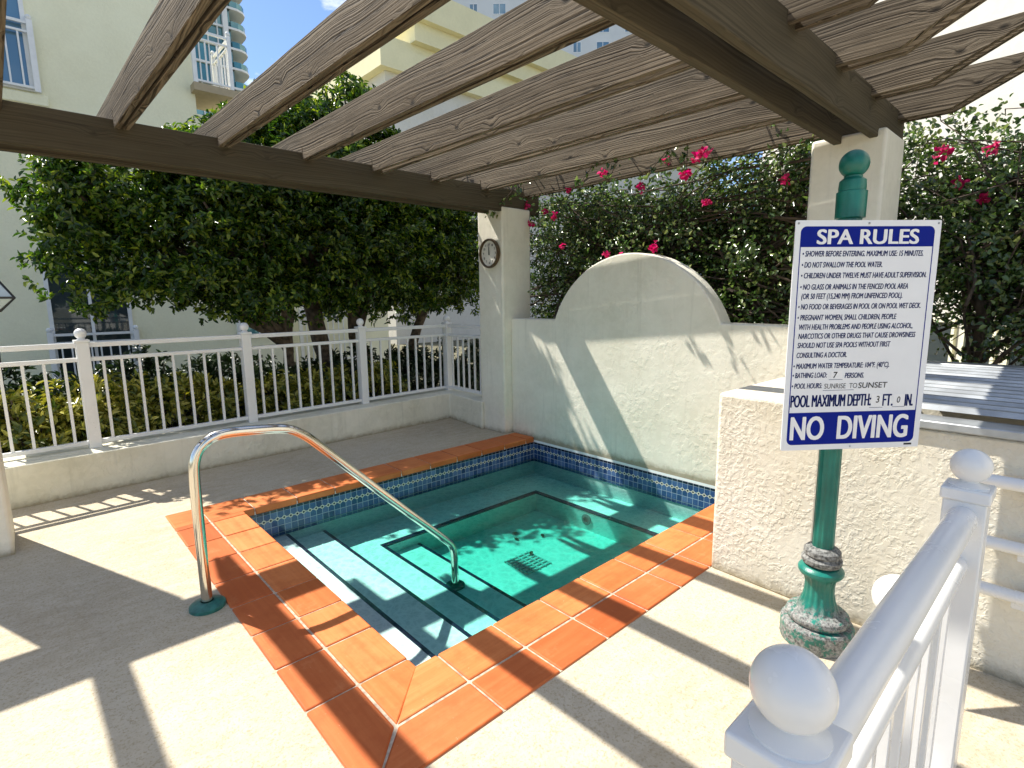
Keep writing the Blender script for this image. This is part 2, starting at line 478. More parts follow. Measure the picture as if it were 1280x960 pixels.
def band_mat():
    """glazed square waterline tiles, 53 mm, with a chain of small rings along the middle course"""
    m, t, p = mat("blue_waterline_tile")
    c = N(t, "ShaderNodeTexCoord")
    s = N(t, "ShaderNodeSeparateXYZ"); t.links.new(c.outputs['Object'], s.inputs[0])
    a = math_(t, 'DIVIDE', math_(t, 'ADD', s.outputs['X'], s.outputs['Y']), 0.0536)
    z = math_(t, 'DIVIDE', math_(t, 'ADD', s.outputs['Z'], 0.078), -0.060)
    fa = math_(t, 'FRACT', a); fz = math_(t, 'FRACT', z)
    ga = math_(t, 'MINIMUM', fa, math_(t, 'SUBTRACT', 1.0, fa))
    gz = math_(t, 'MINIMUM', fz, math_(t, 'SUBTRACT', 1.0, fz))
    line = math_(t, 'LESS_THAN', math_(t, 'MINIMUM', ga, gz), 0.035)
    cell = N(t, "ShaderNodeCombineXYZ")
    t.links.new(math_(t, 'FLOOR', a), cell.inputs[0]); t.links.new(math_(t, 'FLOOR', z), cell.inputs[1])
    wn = N(t, "ShaderNodeTexWhiteNoise", noise_dimensions='3D'); t.links.new(cell.outputs[0], wn.inputs['Vector'])
    mott = noise(t, c.outputs['Object'], 120, 4, 0.7)
    val = math_(t, 'ADD', math_(t, 'MULTIPLY', wn.outputs['Value'], 0.45), math_(t, 'MULTIPLY', mott, 0.6))
    col = ramp(t, val, [(0.2, (0.012, 0.030, 0.095)), (0.5, (0.035, 0.080, 0.215)), (0.8, (0.12, 0.19, 0.36))])
    # ring chain on the first joint between courses
    dz = math_(t, 'MULTIPLY', math_(t, 'SUBTRACT', z, 1.0), 1.12)
    da = math_(t, 'SUBTRACT', math_(t, 'FRACT', math_(t, 'ADD', a, 0.5)), 0.5)
    d = math_(t, 'SQRT', math_(t, 'ADD', math_(t, 'MULTIPLY', da, da), math_(t, 'MULTIPLY', dz, dz)))
    ring = math_(t, 'COMPARE', d, 0.24, 0.075)
    hole = math_(t, 'LESS_THAN', d, 0.165)
    bar = math_(t, 'MULTIPLY', math_(t, 'LESS_THAN', math_(t, 'ABSOLUTE', dz), 0.07), math_(t, 'GREATER_THAN', d, 0.24))
    col = mix(t, line, col, (0.40, 0.46, 0.54))
    col = mix(t, hole, col, (0.01, 0.012, 0.03))
    col = mix(t, math_(t, 'MAXIMUM', ring, bar), col, (0.62, 0.60, 0.50))
    top = math_(t, 'LESS_THAN', z, 0.0)
    col = mix(t, math_(t, 'MULTIPLY', top, math_(t, 'SUBTRACT', 1.0, math_(t, 'LESS_THAN', ga, 0.03))), col, (0.008, 0.011, 0.03))
    t.links.new(col, p.inputs['Base Color'])
    p.inputs['Roughness'].default_value = 0.14
    bump(t, p, math_(t, 'SUBTRACT', math_(t, 'MULTIPLY', mott, 0.3), line), 0.4, 0.002)
    return m
M['band'] = band_mat()
M['edge_tile'] = plain("navy_step_edge_tile", (0.012, 0.018, 0.045), 0.3, var=0.4, nscale=60)

def water_mat():
    """clear pool water: Fresnel reflection over straight transmission, teal by absorption through its depth"""
    m, t, p = mat("spa_water")
    t.nodes.remove(p)
    out = t.nodes["Material Output"]
    v = coords(t)
    r1 = noise(t, v, 5.5, 3, 0.5, 0.6)
    r2_ = noise(t, v, 17, 2, 0.5, 0.8)
    b = bump(t, None, math_(t, 'ADD', r1, math_(t, 'MULTIPLY', r2_, 0.45)), 0.34, 0.035)
    fr = N(t, "ShaderNodeFresnel", IOR=1.33); t.links.new(b, fr.inputs['Normal'])
    gl = N(t, "ShaderNodeBsdfGlossy", Roughness=0.02); t.links.new(b, gl.inputs['Normal'])
    # caustic light painted into the transmission tint: a Voronoi web, paler along cell edges
    def caustic_net(sc, rnd):
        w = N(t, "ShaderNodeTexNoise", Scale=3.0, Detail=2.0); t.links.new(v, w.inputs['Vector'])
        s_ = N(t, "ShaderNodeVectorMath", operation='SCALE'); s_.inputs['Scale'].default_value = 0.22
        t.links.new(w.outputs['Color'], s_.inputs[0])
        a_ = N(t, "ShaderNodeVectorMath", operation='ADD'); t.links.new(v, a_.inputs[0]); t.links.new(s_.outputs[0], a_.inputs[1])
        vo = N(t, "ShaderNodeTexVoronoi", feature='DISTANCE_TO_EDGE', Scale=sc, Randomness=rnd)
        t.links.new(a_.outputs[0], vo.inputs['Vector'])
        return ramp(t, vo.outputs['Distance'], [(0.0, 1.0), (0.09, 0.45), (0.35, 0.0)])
    k = math_(t, 'ADD', math_(t, 'MULTIPLY', caustic_net(11, 1.0), 0.55), math_(t, 'MULTIPLY', caustic_net(23, 1.0), 0.45))
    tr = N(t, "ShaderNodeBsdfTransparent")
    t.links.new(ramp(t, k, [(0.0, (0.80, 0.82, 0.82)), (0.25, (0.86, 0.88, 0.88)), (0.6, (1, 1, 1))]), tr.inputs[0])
    mxs = N(t, "ShaderNodeMixShader")
    t.links.new(fr.outputs[0], mxs.inputs[0]); t.links.new(tr.outputs[0], mxs.inputs[1]); t.links.new(gl.outputs[0], mxs.inputs[2])
    t.links.new(mxs.outputs[0], out.inputs['Surface'])
    ab = N(t, "ShaderNodeVolumeAbsorption", Density=2.9)
    ab.inputs[0].default_value = (0.20, 0.845, 0.775, 1)
    t.links.new(ab.outputs[0], out.inputs['Volume'])
    return m
M['water'] = water_mat()

def leafy(name, stops, rough=0.38, trans=0.22, spec=0.5):
    m, t, p = mat(name)
    g = N(t, "ShaderNodeNewGeometry")
    c = ramp(t, g.outputs['Random Per Island'], stops)
    n = noise(t, coords(t), 1.1, 3, 0.6)
    c = mix(t, ramp(t, n, [(0.35, 0.35), (0.65, 0.0)]), c, tuple(x * 0.75 for x in stops[0][1]))
    t.links.new(c, p.inputs['Base Color'])
    p.inputs['Roughness'].default_value = rough
    p.inputs['Specular IOR Level'].default_value = spec
    tl = N(t, "ShaderNodeBsdfTranslucent")
    hs = N(t, "ShaderNodeHueSaturation", Value=1.5, Saturation=1.1); t.links.new(c, hs.inputs['Color'])
    t.links.new(hs.outputs[0], tl.inputs[0])
    mxs = N(t, "ShaderNodeMixShader"); mxs.inputs[0].default_value = trans
    t.links.new(p.outputs[0], mxs.inputs[1]); t.links.new(tl.outputs[0], mxs.inputs[2])
    t.links.new(mxs.outputs[0], t.nodes["Material Output"].inputs[0])
    return m
M['leaf_tree'] = leafy("glossy_tree_leaf", [(0.0, (0.020, 0.048, 0.008)), (0.40, (0.038, 0.088, 0.013)), (0.70, (0.10, 0.185, 0.021)), (1.0, (0.34, 0.41, 0.05))], 0.26, 0.36)
M['leaf_boug'] = leafy("bougainvillea_leaf", [(0.0, (0.025, 0.055, 0.015)), (0.45, (0.065, 0.125, 0.03)), (0.75, (0.14, 0.22, 0.05)), (1.0, (0.32, 0.36, 0.13))], 0.25, 0.3, 0.8)
M['leaf_dark'] = leafy("dark_hedge_leaf", [(0.0, (0.014, 0.030, 0.010)), (1.0, (0.045, 0.085, 0.020))], 0.35, 0.12)
M['leaf_var'] = leafy("variegated_leaf", [(0.0, (0.05, 0.09, 0.016)), (0.3, (0.18, 0.21, 0.03)), (0.6, (0.47, 0.44, 0.06)), (1.0, (0.68, 0.62, 0.15))], 0.35, 0.2)
M['petal'] = leafy("magenta_bract", [(0.0, (0.45, 0.010, 0.09)), (0.6, (0.68, 0.025, 0.19)), (1.0, (0.75, 0.10, 0.22))], 0.6, 0.35, 0.2)
M['bark'] = plain("grey_brown_bark", (0.10, 0.075, 0.05), 0.9, var=0.5, nscale=18, bmp=0.9, bscale=40)
M['twig'] = plain("brown_vine_stem", (0.075, 0.055, 0.04), 0.9, var=0.4, nscale=18)
M['soil'] = plain("garden_soil", (0.13, 0.12, 0.07), 0.95, var=0.5, nscale=3, bmp=0.8, bscale=25)

def glass_mat(name, tint, rough=0.03):
    m, t, p = mat(name)
    n = noise(t, coords(t), 0.35, 2)
    t.links.new(ramp(t, n, [(0.3, tuple(x * 0.6 for x in tint)), (0.7, tint)]), p.inputs['Base Color'])
    p.inputs['Roughness'].default_value = rough
    p.inputs['Specular IOR Level'].default_value = 1.0
    p.inputs['Metallic'].default_value = 0.25
    return m
M['pane'] = glass_mat("window_glass", (0.05, 0.07, 0.08))
M['pane_teal'] = glass_mat("teal_tower_glass", (0.10, 0.30, 0.32))
M['pane_blue'] = glass_mat("blue_tower_glass", (0.16, 0.30, 0.40))
M['lantern_glass'] = plain("milky_lantern_glass", (0.52, 0.60, 0.62), 0.15, var=0.05)
M['tower_white'] = plain("tower_white_concrete", (0.74, 0.74, 0.72), 0.8, var=0.04, nscale=0.3)
M['tower_green'] = plain("tower_pale_green_concrete", (0.50, 0.66, 0.62), 0.7, var=0.04, nscale=0.3)

# ================================================================== SETTING
def fpt(s, off, z=0.0):
    """point of the fence line: s along it from the left, off towards the garden"""
    ux, uy = 0.99855, 0.05391
    return Vector((-1.395 + ux * s - uy * off, 3.824 + uy * s + ux * off, z))
FU = (0.99855, 0.05391); FN = (-0.05391, 0.99855)

b = MB()
dz = -0.006
def deckrect(x0, y0, x1, y1): b.add([(x0, y0, dz), (x1, y0, dz), (x1, y1, dz), (x0, y1, dz)], [(0, 1, 2, 3)])
deckrect(-8, -8, -0.455, 4.1); deckrect(-0.455, -8, 3.40, -0.455); deckrect(-0.455, 2.795, 3.40, 4.3)
b.add([(-8, -8, dz), (3.4, -8, dz), (3.4, -8, -0.4), (-8, -8, -0.4)], [(3, 2, 1, 0)])
o = b.build('pool_deck', M['deck']); tag(o, 'cream cement pool deck', kind='structure')

b = MB()
gz = -0.12; R_ = 900
x0, x1, y0, y1 = -8, 3.35, -8, 4.05
for q in ((-R_, -R_, R_, y0), (-R_, y1, R_, R_), (-R_, y0, x0, y1), (x1, y0, R_, y1)):
    b.add([(q[0], q[1], gz), (q[2], q[1], gz), (q[2], q[3], gz), (q[0], q[3], gz)], [(0, 1, 2, 3)])
o = b.build('ground', M['soil']); tag(o, kind='structure')

# ------------------------------------------------------------------ low parapet under the white fence
b = MB()
P = [fpt(-5, 0), Vector((3.162, 4.07, 0)), Vector((3.056, 3.245, 0)), Vector((3.52, 3.27, 0)), Vector((3.66, 4.62, 0)), fpt(-5, 0.5)]
b.prism([(p.x, p.y) for p in P], -0.3, 0.345)
o = b.build('low_wall', M['stucco_low'], bevel=0.012)
tag(o, 'low cream stucco wall carrying the white picket fence', 'wall')

# ------------------------------------------------------------------ stucco pillars of the pergola
def pillar(x0, y0, x1, y1, label, z1=2.672):
    b = MB(); b.box((x0, y0, -0.03), (x1, y1, z1))
    bs = ((x0 + x1) / 2, (y0 + y1) / 2, 0)
    o = b.build('stucco_pillar', M['stucco_white'], bevel=0.022, bseg=3, base=bs)
    tag(o, label, 'pillar', 'stucco pillars under the pergola')
    return o
pillar(3.10, 2.862, 3.56, 3.31, 'cream stucco pillar with the round clock on its face')
pillar(3.10, -0.85, 3.56, -0.40, 'cream stucco pillar rising behind the rules sign')
pillar(-1.76, 2.765, -1.305, 3.21, 'cream stucco pillar at the left edge beside the low wall')
pillar(-1.82, -0.85, -1.36, -0.40, 'cream stucco pillar under the left end of the nearer beam')

# ------------------------------------------------------------------ garden wall with the rounded hump
b = MB()
poly = [(2.866, -0.057), (2.866, 1.39)]
cy, Rr, cz = 1.205, 1.02, 1.015
a0 = math.asin((1.388 - cz) / Rr)
ns = 40
for i in range(ns + 1):
    w = a0 + (math.pi - 2 * a0) * i / ns
    poly.append((cy + Rr * math.cos(w), cz + Rr * math.sin(w)))
poly += [(-0.404, 1.382), (-0.404, -0.057)]
b.prism_x(poly, 3.222, 3.42)
o = b.build('arched_wall', M['stucco_white'], bevel=0.014, bseg=3)
tag(o, 'cream stucco garden wall with a rounded arch hump behind the spa', 'wall')

# ------------------------------------------------------------------ the spa pool
pool = thing('spa_pool', (1.6, 1.24, 0), 'small rectangular spa pool with terracotta coping and blue waterline tile', 'spa pool')
X1, Y1 = 3.217, 2.482
b = MB()
b.add([(0, 0, -0.03), (X1, 0, -0.03), (X1, Y1, -0.03), (0, Y1, -0.03), (0, 0, -0.64), (X1, 0, -0.64), (X1, Y1, -0.64), (0, Y1, -0.64)],
      [(4, 5, 6, 7), (0, 1, 5, 4), (1, 2, 6, 5), (2, 3, 7, 6), (3, 0, 4, 7)])
BX0, BX1, BY0, BY1, ZB = 0.955, 2.765, -0.004, 2.00, -0.44
e = 0.004
b.box((BX1, -e, -0.7), (X1 + e, Y1 + e, ZB)); b.box((0.66, BY1, -0.7), (BX1, Y1 + e, ZB))
b.build('basin', M['pool_plaster'], pool)
b = MB(); b.box((-e, -e, -0.7), (0.335, Y1 + e, -0.296)); b.build('step', M['pool_plaster'], pool, bevel=0.008)
b = MB(); b.box((0.335, -e, -0.7), (0.645, Y1 + e, -0.36)); b.build('step', M['pool_plaster'], pool, bevel=0.008)
b = MB(); b.box((0.645, -e, -0.7), (BX0, Y1 + e, ZB - 0.001)); b.build('step', M['pool_plaster'], pool, bevel=0.008)
b = MB(); b.box((BX0, -e, -0.7), (1.295, BY1 + 0.01, -0.53)); b.build('step', M['pool_plaster'], pool, bevel=0.008)
def edge(x0, y0, x1, y1, z): 
    b = MB(); b.box((x0, y0, z - 0.012), (x1, y1, z + 0.003)); b.build('edge_tile', M['edge_tile'], pool)
edge(0.312, 0, 0.338, Y1, -0.296); edge(0.622, 0, 0.648, Y1, -0.36)
edge(BX0 - 0.026, 0, BX0 + 0.003, BY1, ZB); edge(1.27, 0, 1.298, BY1, -0.53)
edge(BX0 - 0.026, BY1 - 0.003, BX1, BY1 + 0.045, ZB); edge(BX1 - 0.003, 0, BX1 + 0.045, BY1 + 0.045, ZB)
b = MB()
t_ = 0.006
b.box((0, Y1 - t_, -0.285), (X1, Y1 + 0.002, -0.057)); b.box((X1 - t_, 0, -0.285), (X1 + 0.002, Y1 - t_, -0.057))
b.box((-0.002, 0, -0.27), (t_, Y1 - t_, -0.057)); b.box((t_, -0.002, -0.285), (X1 - t_, t_, -0.057))
b.build('waterline_tile', M['band'], pool)
# coping: inner bull-nosed row, outer flat row, single row on the far side
b = MB()
J = 0.0034
def tile(poly, along, z0=-0.056, z1=0.003):
    cx_ = sum(p[0] for p in poly) / len(poly); cy_ = sum(p[1] for p in poly) / len(poly)
    q = []
    for x, y in poly:
        q.append((x - math.copysign(min(J, abs(x - cx_)), x - cx_), y - math.copysign(min(J, abs(y - cy_)), y - cy_)))
    b.prism(q, z0, z1, (0 if along == 'X' else 1) + (2 if z0 > -0.04 else 0))
I, O = -0.232, -0.462
def row(side):
    pit_ = 0.3325
    if side == 'near':
        xs = [0.12 + pit_ * k for k in range(10)] + [X1]
        tile([(0.0, 0.012), (0.12, 0.012), (0.12, I), (I, I)], 'X')
        for a, c in zip(xs[:-1], xs[1:]):
            if c > a + 0.02: tile([(a, I), (c, I), (c, 0.012), (a, 0.012)], 'X')
        tile([(I, I - J), (0.12, I - J), (0.12, O), (O, O)], 'X', -0.03)
        for a, c in zip(xs[:-1], xs[1:]):
            if c > a + 0.02: tile([(a, O), (c, O), (c, I - J), (a, I - J)], 'X', -0.03)
    else:
        ys = [0.077 + pit_ * k for k in range(8)] + [Y1]
        tile([(0.012, 0.0), (0.012, 0.077), (I, 0.077), (I, I)], 'Y')
        for a, c in zip(ys[:-1], ys[1:]):
            tile([(I, a), (0.012, a), (0.012, c), (I, c)], 'Y')
        tile([(I - J, I), (I - J, 0.077), (O, 0.077), (O, O)], 'Y', -0.03)
        for a, c in zip(ys[:-1], ys[1:]):
            tile([(O, a), (I - J, a), (I - J, c), (O, c)], 'Y', -0.03)
row('near'); row('left')
xs = [O, I, 0.093] + [0.093 + 0.3325 * k for k in range(1, 10)] + [X1]
for a, c in zip(xs[:-1], xs[1:]):
    if c > a + 0.02: tile([(a, Y1 - 0.012), (c, Y1 - 0.012), (c, 2.806), (a, 2.806)], 'X')
cop = b.build('coping', [M['terra_x'], M['terra_y'], M['terra_ox'], M['terra_oy']], pool, bevel=0.009, bseg=3)
b = MB()
b.box((O + 0.004, O + 0.004, -0.05), (X1, -0.002, -0.003)); b.box((O + 0.004, -0.002, -0.05), (-0.002, Y1 + 0.002, -0.003)); b.box((O + 0.004, Y1 + 0.002, -0.05), (X1, 2.80, -0.003))
b.build('coping_grout', M['grout'], pool)
# floor drain grate and wall jet
b = MB()
for k in range(7):
    b.box((1.74, 1.08 + k * 0.045, -0.638), (2.02, 1.092 + k * 0.045, -0.628))
for k in range(5):
    b.box((1.74 + k * 0.067, 1.07, -0.638), (1.752 + k * 0.067, 1.37, -0.626))
b.build('drain_grate', plain("grey_drain_plastic", (0.50, 0.60, 0.60), 0.5), pool)
b = MB()
b.lathe([(0.055, 0), (0.055, 0.012), (0.03, 0.014), (0.03, 0.002)], (BX1, 1.30, -0.53), 'X-', 20)
b.build('jet_fitting', plain("dull_jet_ring", (0.20, 0.24, 0.24), 0.5), pool, smooth=True)

b = MB()
b.box((-0.01, -0.01, -0.80), (X1 + 0.004, Y1 + 0.01, -0.250))
o = b.build('water', M['water']); tag(o, kind='structure')

# ------------------------------------------------------------------ pergola
perg = thing('pergola', (0.9, 1.2, 2.6), 'weathered brown timber pergola over the spa on stucco pillars', 'pergola')
for y0, y1 in ((2.872, 2.922), (3.09, 3.14), (-0.80, -0.75), (-0.59, -0.54)):
    b = MB(); b.box((-2.6, y0, 2.617), (3.72, y1, 2.875))
    b.build('beam', M['beam'], perg, bevel=0.006)
ZR0, ZR1 = 2.812, 3.05
rp_ = random.Random(5)
for k in range(-3, 7):
    xa, xb = -0.48 + 0.655 * k, -0.395 + 0.655 * k       # a slight fan towards the near beam
    b = MB()
    for dx in (0.0, 0.053 if k < 3 else 0.092):
        n0 = -1.50 + rp_.uniform(-0.03, 0.03); f1 = 3.82 + rp_.uniform(-0.03, 0.03)
        kf = rp_.uniform(0.085, 0.12)
        prof = [(n0, 3.022), (-1.085, ZR0), (2.860, ZR0), (2.860, ZR0 + kf), (2.867, ZR0 + kf), (2.867, ZR0), (f1 - 0.42, ZR0), (f1, 3.022), (f1, ZR1), (n0, ZR1)]
        vs = []; 
        for xo in (dx, dx + 0.036):
            for y, z in prof:
                xx = xa + (xb - xa) * (2.9 - y) / 3.7
                vs.append((xx + xo, y, z + 0.003 * math.sin(7 * y + 3 * k)))
        n = 10
        b.add(vs, [tuple(range(n)), tuple(range(2 * n - 1, n - 1, -1))] + [(i, n + i, n + (i + 1) % n, (i + 1) % n) for i in range(n)])
    b.build('rafter', M['rafter'], perg, bevel=0.003)

# ------------------------------------------------------------------ wall clock
ck = thing('wall_clock', (3.10, 3.062, 2.155), 'round bronze rimmed clock hung on the stucco pillar', 'clock')
cc = (3.099, 3.062, 2.155)
b = MB(); b.lathe([(0.165, 0), (0.172, 0.02), (0.169, 0.045), (0.160, 0.055), (0.150, 0.048), (0.146, 0.03), (0.146, 0.02)], cc, 'X-', 48)
b.build('rim', M['brass'], ck, smooth=True)
b = MB(); b.lathe([(0.147, 0.021), (0.147, 0.026)], cc, 'X-', 48); b.build('face', M['clock_face'], ck)
b = MB(); xh = 3.099 - 0.031
def hand(l, w, ang):
    d = Vector((0, -math.sin(ang), math.cos(ang))); s_ = Vector((0, math.cos(ang), math.sin(ang)))
    c0 = Vector((xh, cc[1], cc[2]))
    pts = [c0 - d * 0.02 - s_ * w, c0 - d * 0.02 + s_ * w, c0 + d * l + s_ * w * 0.4, c0 + d * l - s_ * w * 0.4]
    b.add(pts, [(0, 1, 2, 3)]); b.add([p - Vector((0.003, 0, 0)) for p in pts], [(3, 2, 1, 0)])
hand(0.068, 0.007, RAD(-4)); b.build('hour_hand', M['black_ink'], ck)
b = MB(); xh -= 0.004; hand(0.105, 0.005, RAD(2)); b.build('minute_hand', M['black_ink'], ck)

# text helper: lettering laid into the plane of the thing it is printed on
def text_mesh(body, bold=0.02, shear=0.0):
    cu = bpy.data.curves.new("t", 'FONT')
    cu.body = body; cu.size = 1.0; cu.offset = bold; cu.shear = shear; cu.resolution_u = 5
    ob = bpy.data.objects.new("t", cu); COL.objects.link(ob)
    bpy.context.view_layer.update()
    dg = bpy.context.evaluated_depsgraph_get()
    me = bpy.data.meshes.new_from_object(ob.evaluated_get(dg))
    vs = [tuple(v.co) for v in me.vertices]; fs = [tuple(p.vertices) for p in me.polygons]
    bpy.data.objects.remove(ob); bpy.data.curves.remove(cu); bpy.data.meshes.remove(me)
    return vs, fs
def lay_text(b, body, u0, u1, vmid, cap, frame, bold=0.02, shear=0.0, lift=0.0006):
    """fit body between u0 and u1 across and cap high, centred on vmid; frame(u, v, lift) -> world"""
    vs, fs = text_mesh(body, bold, shear)
    cv, _ = text_mesh('H', bold, 0)
    yb = min(v[1] for v in cv); yt = max(v[1] for v in cv)
    xa = min(v[0] for v in vs); xb = max(v[0] for v in vs)
    out = []
    for x, y, z in vs:
        uu = u0 + (x - xa) / (xb - xa) * (u1 - u0)
        vv = vmid + cap / 2 - (y - yb) / (yt - yb) * cap
        out.append(frame(uu, vv, lift))
    b.add(out, fs)
b = MB()
ckf = lambda u, v, l: (3.099 - 0.0275, cc[1] - u, cc[2] - v)
for h in range(12):
    w = RAD(30 * h)
    tx = str(12 if h == 0 else h)
    cu_, cv_ = math.sin(w) * 0.107, -math.cos(w) * 0.107
    wd_ = 0.010 * len(tx)
    lay_text(b, tx, cu_ - wd_, cu_ + wd_, cv_, 0.026, ckf, 0.012)
b.build('numerals', M['black_ink'], ck)

# ------------------------------------------------------------------ handrail into the spa
hr = thing('handrail', (-0.543, 1.193, 0), 'bent stainless steel handrail leading down into the spa steps', 'handrail')
ctrl = [(-0.543, 0.0), (-0.543, 0.70), (-0.535, 0.80), (-0.505, 0.868), (-0.445, 0.912), (-0.37, 0.926), (-0.20, 0.911), (-0.085, 0.898), (-0.02, 0.876),
        (0.045, 0.832), (0.10, 0.782), (0.55, 0.322), (1.03, -0.150), (1.062, -0.19), (1.082, -0.24), (1.088, -0.30), (1.088, -0.62)]
def smooth_path(p, rounds=2):
    for _ in range(rounds):
        q = [p[0]]
        for a, c in zip(p[:-1], p[1:]):
            q += [tuple(a[i] * .75 + c[i] * .25 for i in range(len(a))), tuple(a[i] * .25 + c[i] * .75 for i in range(len(a)))]
        p = q + [p[-1]]
    return p
pp = smooth_path(ctrl, 2)
b = MB(); b.tube([(x, 1.193, z) for x, z in pp], 0.027, 20)
b.build('tube', M['steel'], hr, smooth='all')
b = MB(); b.lathe([(0.088, -0.006), (0.088, 0.012), (0.072, 0.024), (0.04, 0.030), (0.032, 0.032), (0.028, 0.02)], (-0.543, 1.193, 0), 'Z', 32)
b.build('flange', M['teal'], hr, smooth=True)
b = MB(); b.lathe([(0.075, -0.527), (0.072, -0.515), (0.04, -0.508), (0.028, -0.508)], (1.088, 1.193, 0), 'Z', 24)
b.build('flange', M['teal'], hr, smooth=True)

# ------------------------------------------------------------------ plaster equipment enclosure right of the spa
b = MB()
b.prism([(1.765, -1.02), (1.79, -0.456), (3.215, -0.47), (3.215, -1.02)], -0.02, 1.066)
o = b.build('equipment_wall', M['stucco_rough'], bevel=0.022, bseg=3)
tag(o, 'rough cream stucco corner block beside the spa behind the sign post', 'wall')
b = MB()
b.prism([(1.762, -3.6), (1.768, -1.05), (2.0, -1.05), (2.0, -3.6)], -0.02, 1.02)
b.prism([(1.792, -1.05), (1.792, -1.0205), (2.0, -1.0205), (2.0, -1.05)], -0.02, 1.02, 1)
o = b.build('equipment_wall', [M['stucco_rough'], M['stucco_low']], bevel=0.012)
tag(o, 'cream stucco wall under the ribbed metal cover at the right', 'wall')
b = MB(); b.box((3.222, -3.8, -0.1), (3.42, -0.855, 1.075))
o = b.build('garden_wall', M['stucco_white'], bevel=0.012); tag(o, 'low cream wall behind the ribbed metal cover', 'wall')
cov = thing('metal_cover', (2.5, -2.2, 1.08), 'grey ribbed metal cover lying over the equipment enclosure', 'cover')
b = MB()
n = 13; xs = np.linspace(1.90, 3.27, n * 4 + 1)
prof = []
for i, x in enumerate(xs):
    z = 1.085 + (x - 1.90) / 1.37 * 0.06 + (0.020 if (i % 4) in (1, 2) else 0.0)
    prof.append((x, z))
vs = [(x, -1.06, z) for x, z in prof] + [(x, -3.6, z) for x, z in prof]
m_ = len(prof)
b.add(vs, [(i, i + 1, m_ + i + 1, m_ + i) for i in range(m_ - 1)])
b.build('ribbed_sheet', M['alu'], cov)
b = MB(); b.box((1.745, -3.6, 1.024), (1.90, -1.056, 1.062)); b.build('front_flashing', M['alu'], cov, bevel=0.006)
b = MB(); b.box((3.25, -3.6, 1.08), (3.40, -1.056, 1.165)); b.build('back_flashing', M['alu'], cov, bevel=0.006)

# ------------------------------------------------------------------ SPA RULES sign on its green post
PX, PY = 1.503, -1.132
sg = thing('rules_sign', (PX, PY, 0), 'white and blue SPA RULES sign on a green lamp style post', 'sign')
b = MB()
b.lathe([(0.150, -0.006), (0.154, 0.006), (0.154, 0.082), (0.147, 0.094), (0.122, 0.097), (0.120, 0.10)], (PX, PY, 0), 'Z', 48)
b.lathe([(0.118, 0.096), (0.130, 0.106), (0.134, 0.120), (0.130, 0.134), (0.118, 0.144), (0.098, 0.150), (0.09, 0.151)], (PX, PY, 0), 'Z', 48)
b.lathe([(0.070, 0.322), (0.088, 0.326), (0.095, 0.338), (0.095, 0.352), (0.086, 0.364), (0.07, 0.372)], (PX, PY, 0), 'Z', 48)
seg = 96; prof = [(0.094, 0.148), (0.085, 0.165), (0.076, 0.185), (0.068, 0.21), (0.063, 0.24), (0.062, 0.27), (0.065, 0.295), (0.074, 0.318), (0.082, 0.330)]
vs = []
for r, h in prof:
    for k in range(seg):
        w = 2 * math.pi * k / seg; rr0 = r * (1 - 0.055 * (0.5 + 0.5 * math.cos(16 * w)))
        vs.append((PX + rr0 * math.cos(w), PY + rr0 * math.sin(w), h))
b.add(vs, [(i * seg + k, i * seg + (k + 1) % seg, (i + 1) * seg + (k + 1) % seg, (i + 1) * seg + k) for i in range(len(prof) - 1) for k in range(seg)])
b.build('post_base', M['green'], sg, smooth=True, angle=30)
b = MB()
b.lathe([(0.078, 0.378), (0.084, 0.388), (0.084, 0.404), (0.074, 0.412), (0.072, 0.418), (0.078, 0.426), (0.076, 0.444), (0.066, 0.454), (0.050, 0.462)], (PX, PY, 0), 'Z', 36)
b.build('post_collar', M['corroded'], sg, smooth=True)
b = MB()
vs = []; seg = 48
for z in (0.45, 1.935):
    for k in range(seg):
        w = 2 * math.pi * k / seg
        r = 0.0445 - (0.0045 if k % 4 == 0 else 0)
        vs.append((PX + r * math.cos(w), PY + r * math.sin(w), z))
b.add(vs, [(k, (k + 1) % seg, seg + (k + 1) % seg, seg + k) for k in range(seg)])
b.build('post_shaft', M['green'], sg, smooth='all')
b = MB()
b.lathe([(0.0445, 1.92), (0.056, 1.925), (0.057, 2.03), (0.050, 2.034), (0.051, 2.046), (0.049, 2.075), (0.034, 2.088), (0.034, 2.094)], (PX, PY, 0), 'Z', 36)
b.ball((PX, PY, 2.142), 0.056, 32, 18)
b.build('finial', M['green'], sg, smooth=True, angle=40)
Nn = Vector((-math.cos(RAD(51.45)), -math.sin(RAD(51.45)), 0)); Ru = Vector((math.sin(RAD(51.45)), -math.cos(RAD(51.45)), 0))
TL = Vector((1.182, -1.036, 1.8995)); SWd, SHt = 0.611, 0.939
def sfr(u, v, l): return TL + Ru * u - Vector((0, 0, 1)) * v + Nn * l
def rrect(u0, v0, u1, v1, r, top=True, bot=True, seg=6):
    pts = []
    def arc(cx, cy, a0):
        for i in range(seg + 1):
            w = a0 + math.pi / 2 * i / seg
            pts.append((cx + r * math.cos(w), cy + r * math.sin(w)))
    if bot: arc(u1 - r, v1 - r, 0); arc(u0 + r, v1 - r, math.pi / 2)
    else: pts.extend([(u1, v1), (u0, v1)])
    if top: arc(u0 + r, v0 + r, math.pi); arc(u1 - r, v0 + r, 1.5 * math.pi)
    else: pts.extend([(u0, v0), (u1, v0)])
    return pts
b = MB()
q = rrect(0, 0, SWd, SHt, 0.006)
n = len(q)
b.add([sfr(u, v, 0.0) for u, v in q] + [sfr(u, v, -0.004) for u, v in q],
      [tuple(range(n - 1, -1, -1)), tuple(range(n, 2 * n))] + [(i, (i + 1) % n, n + (i + 1) % n, n + i) for i in range(n)])
panel = b.build('sign_panel', M['sign_white'], sg)
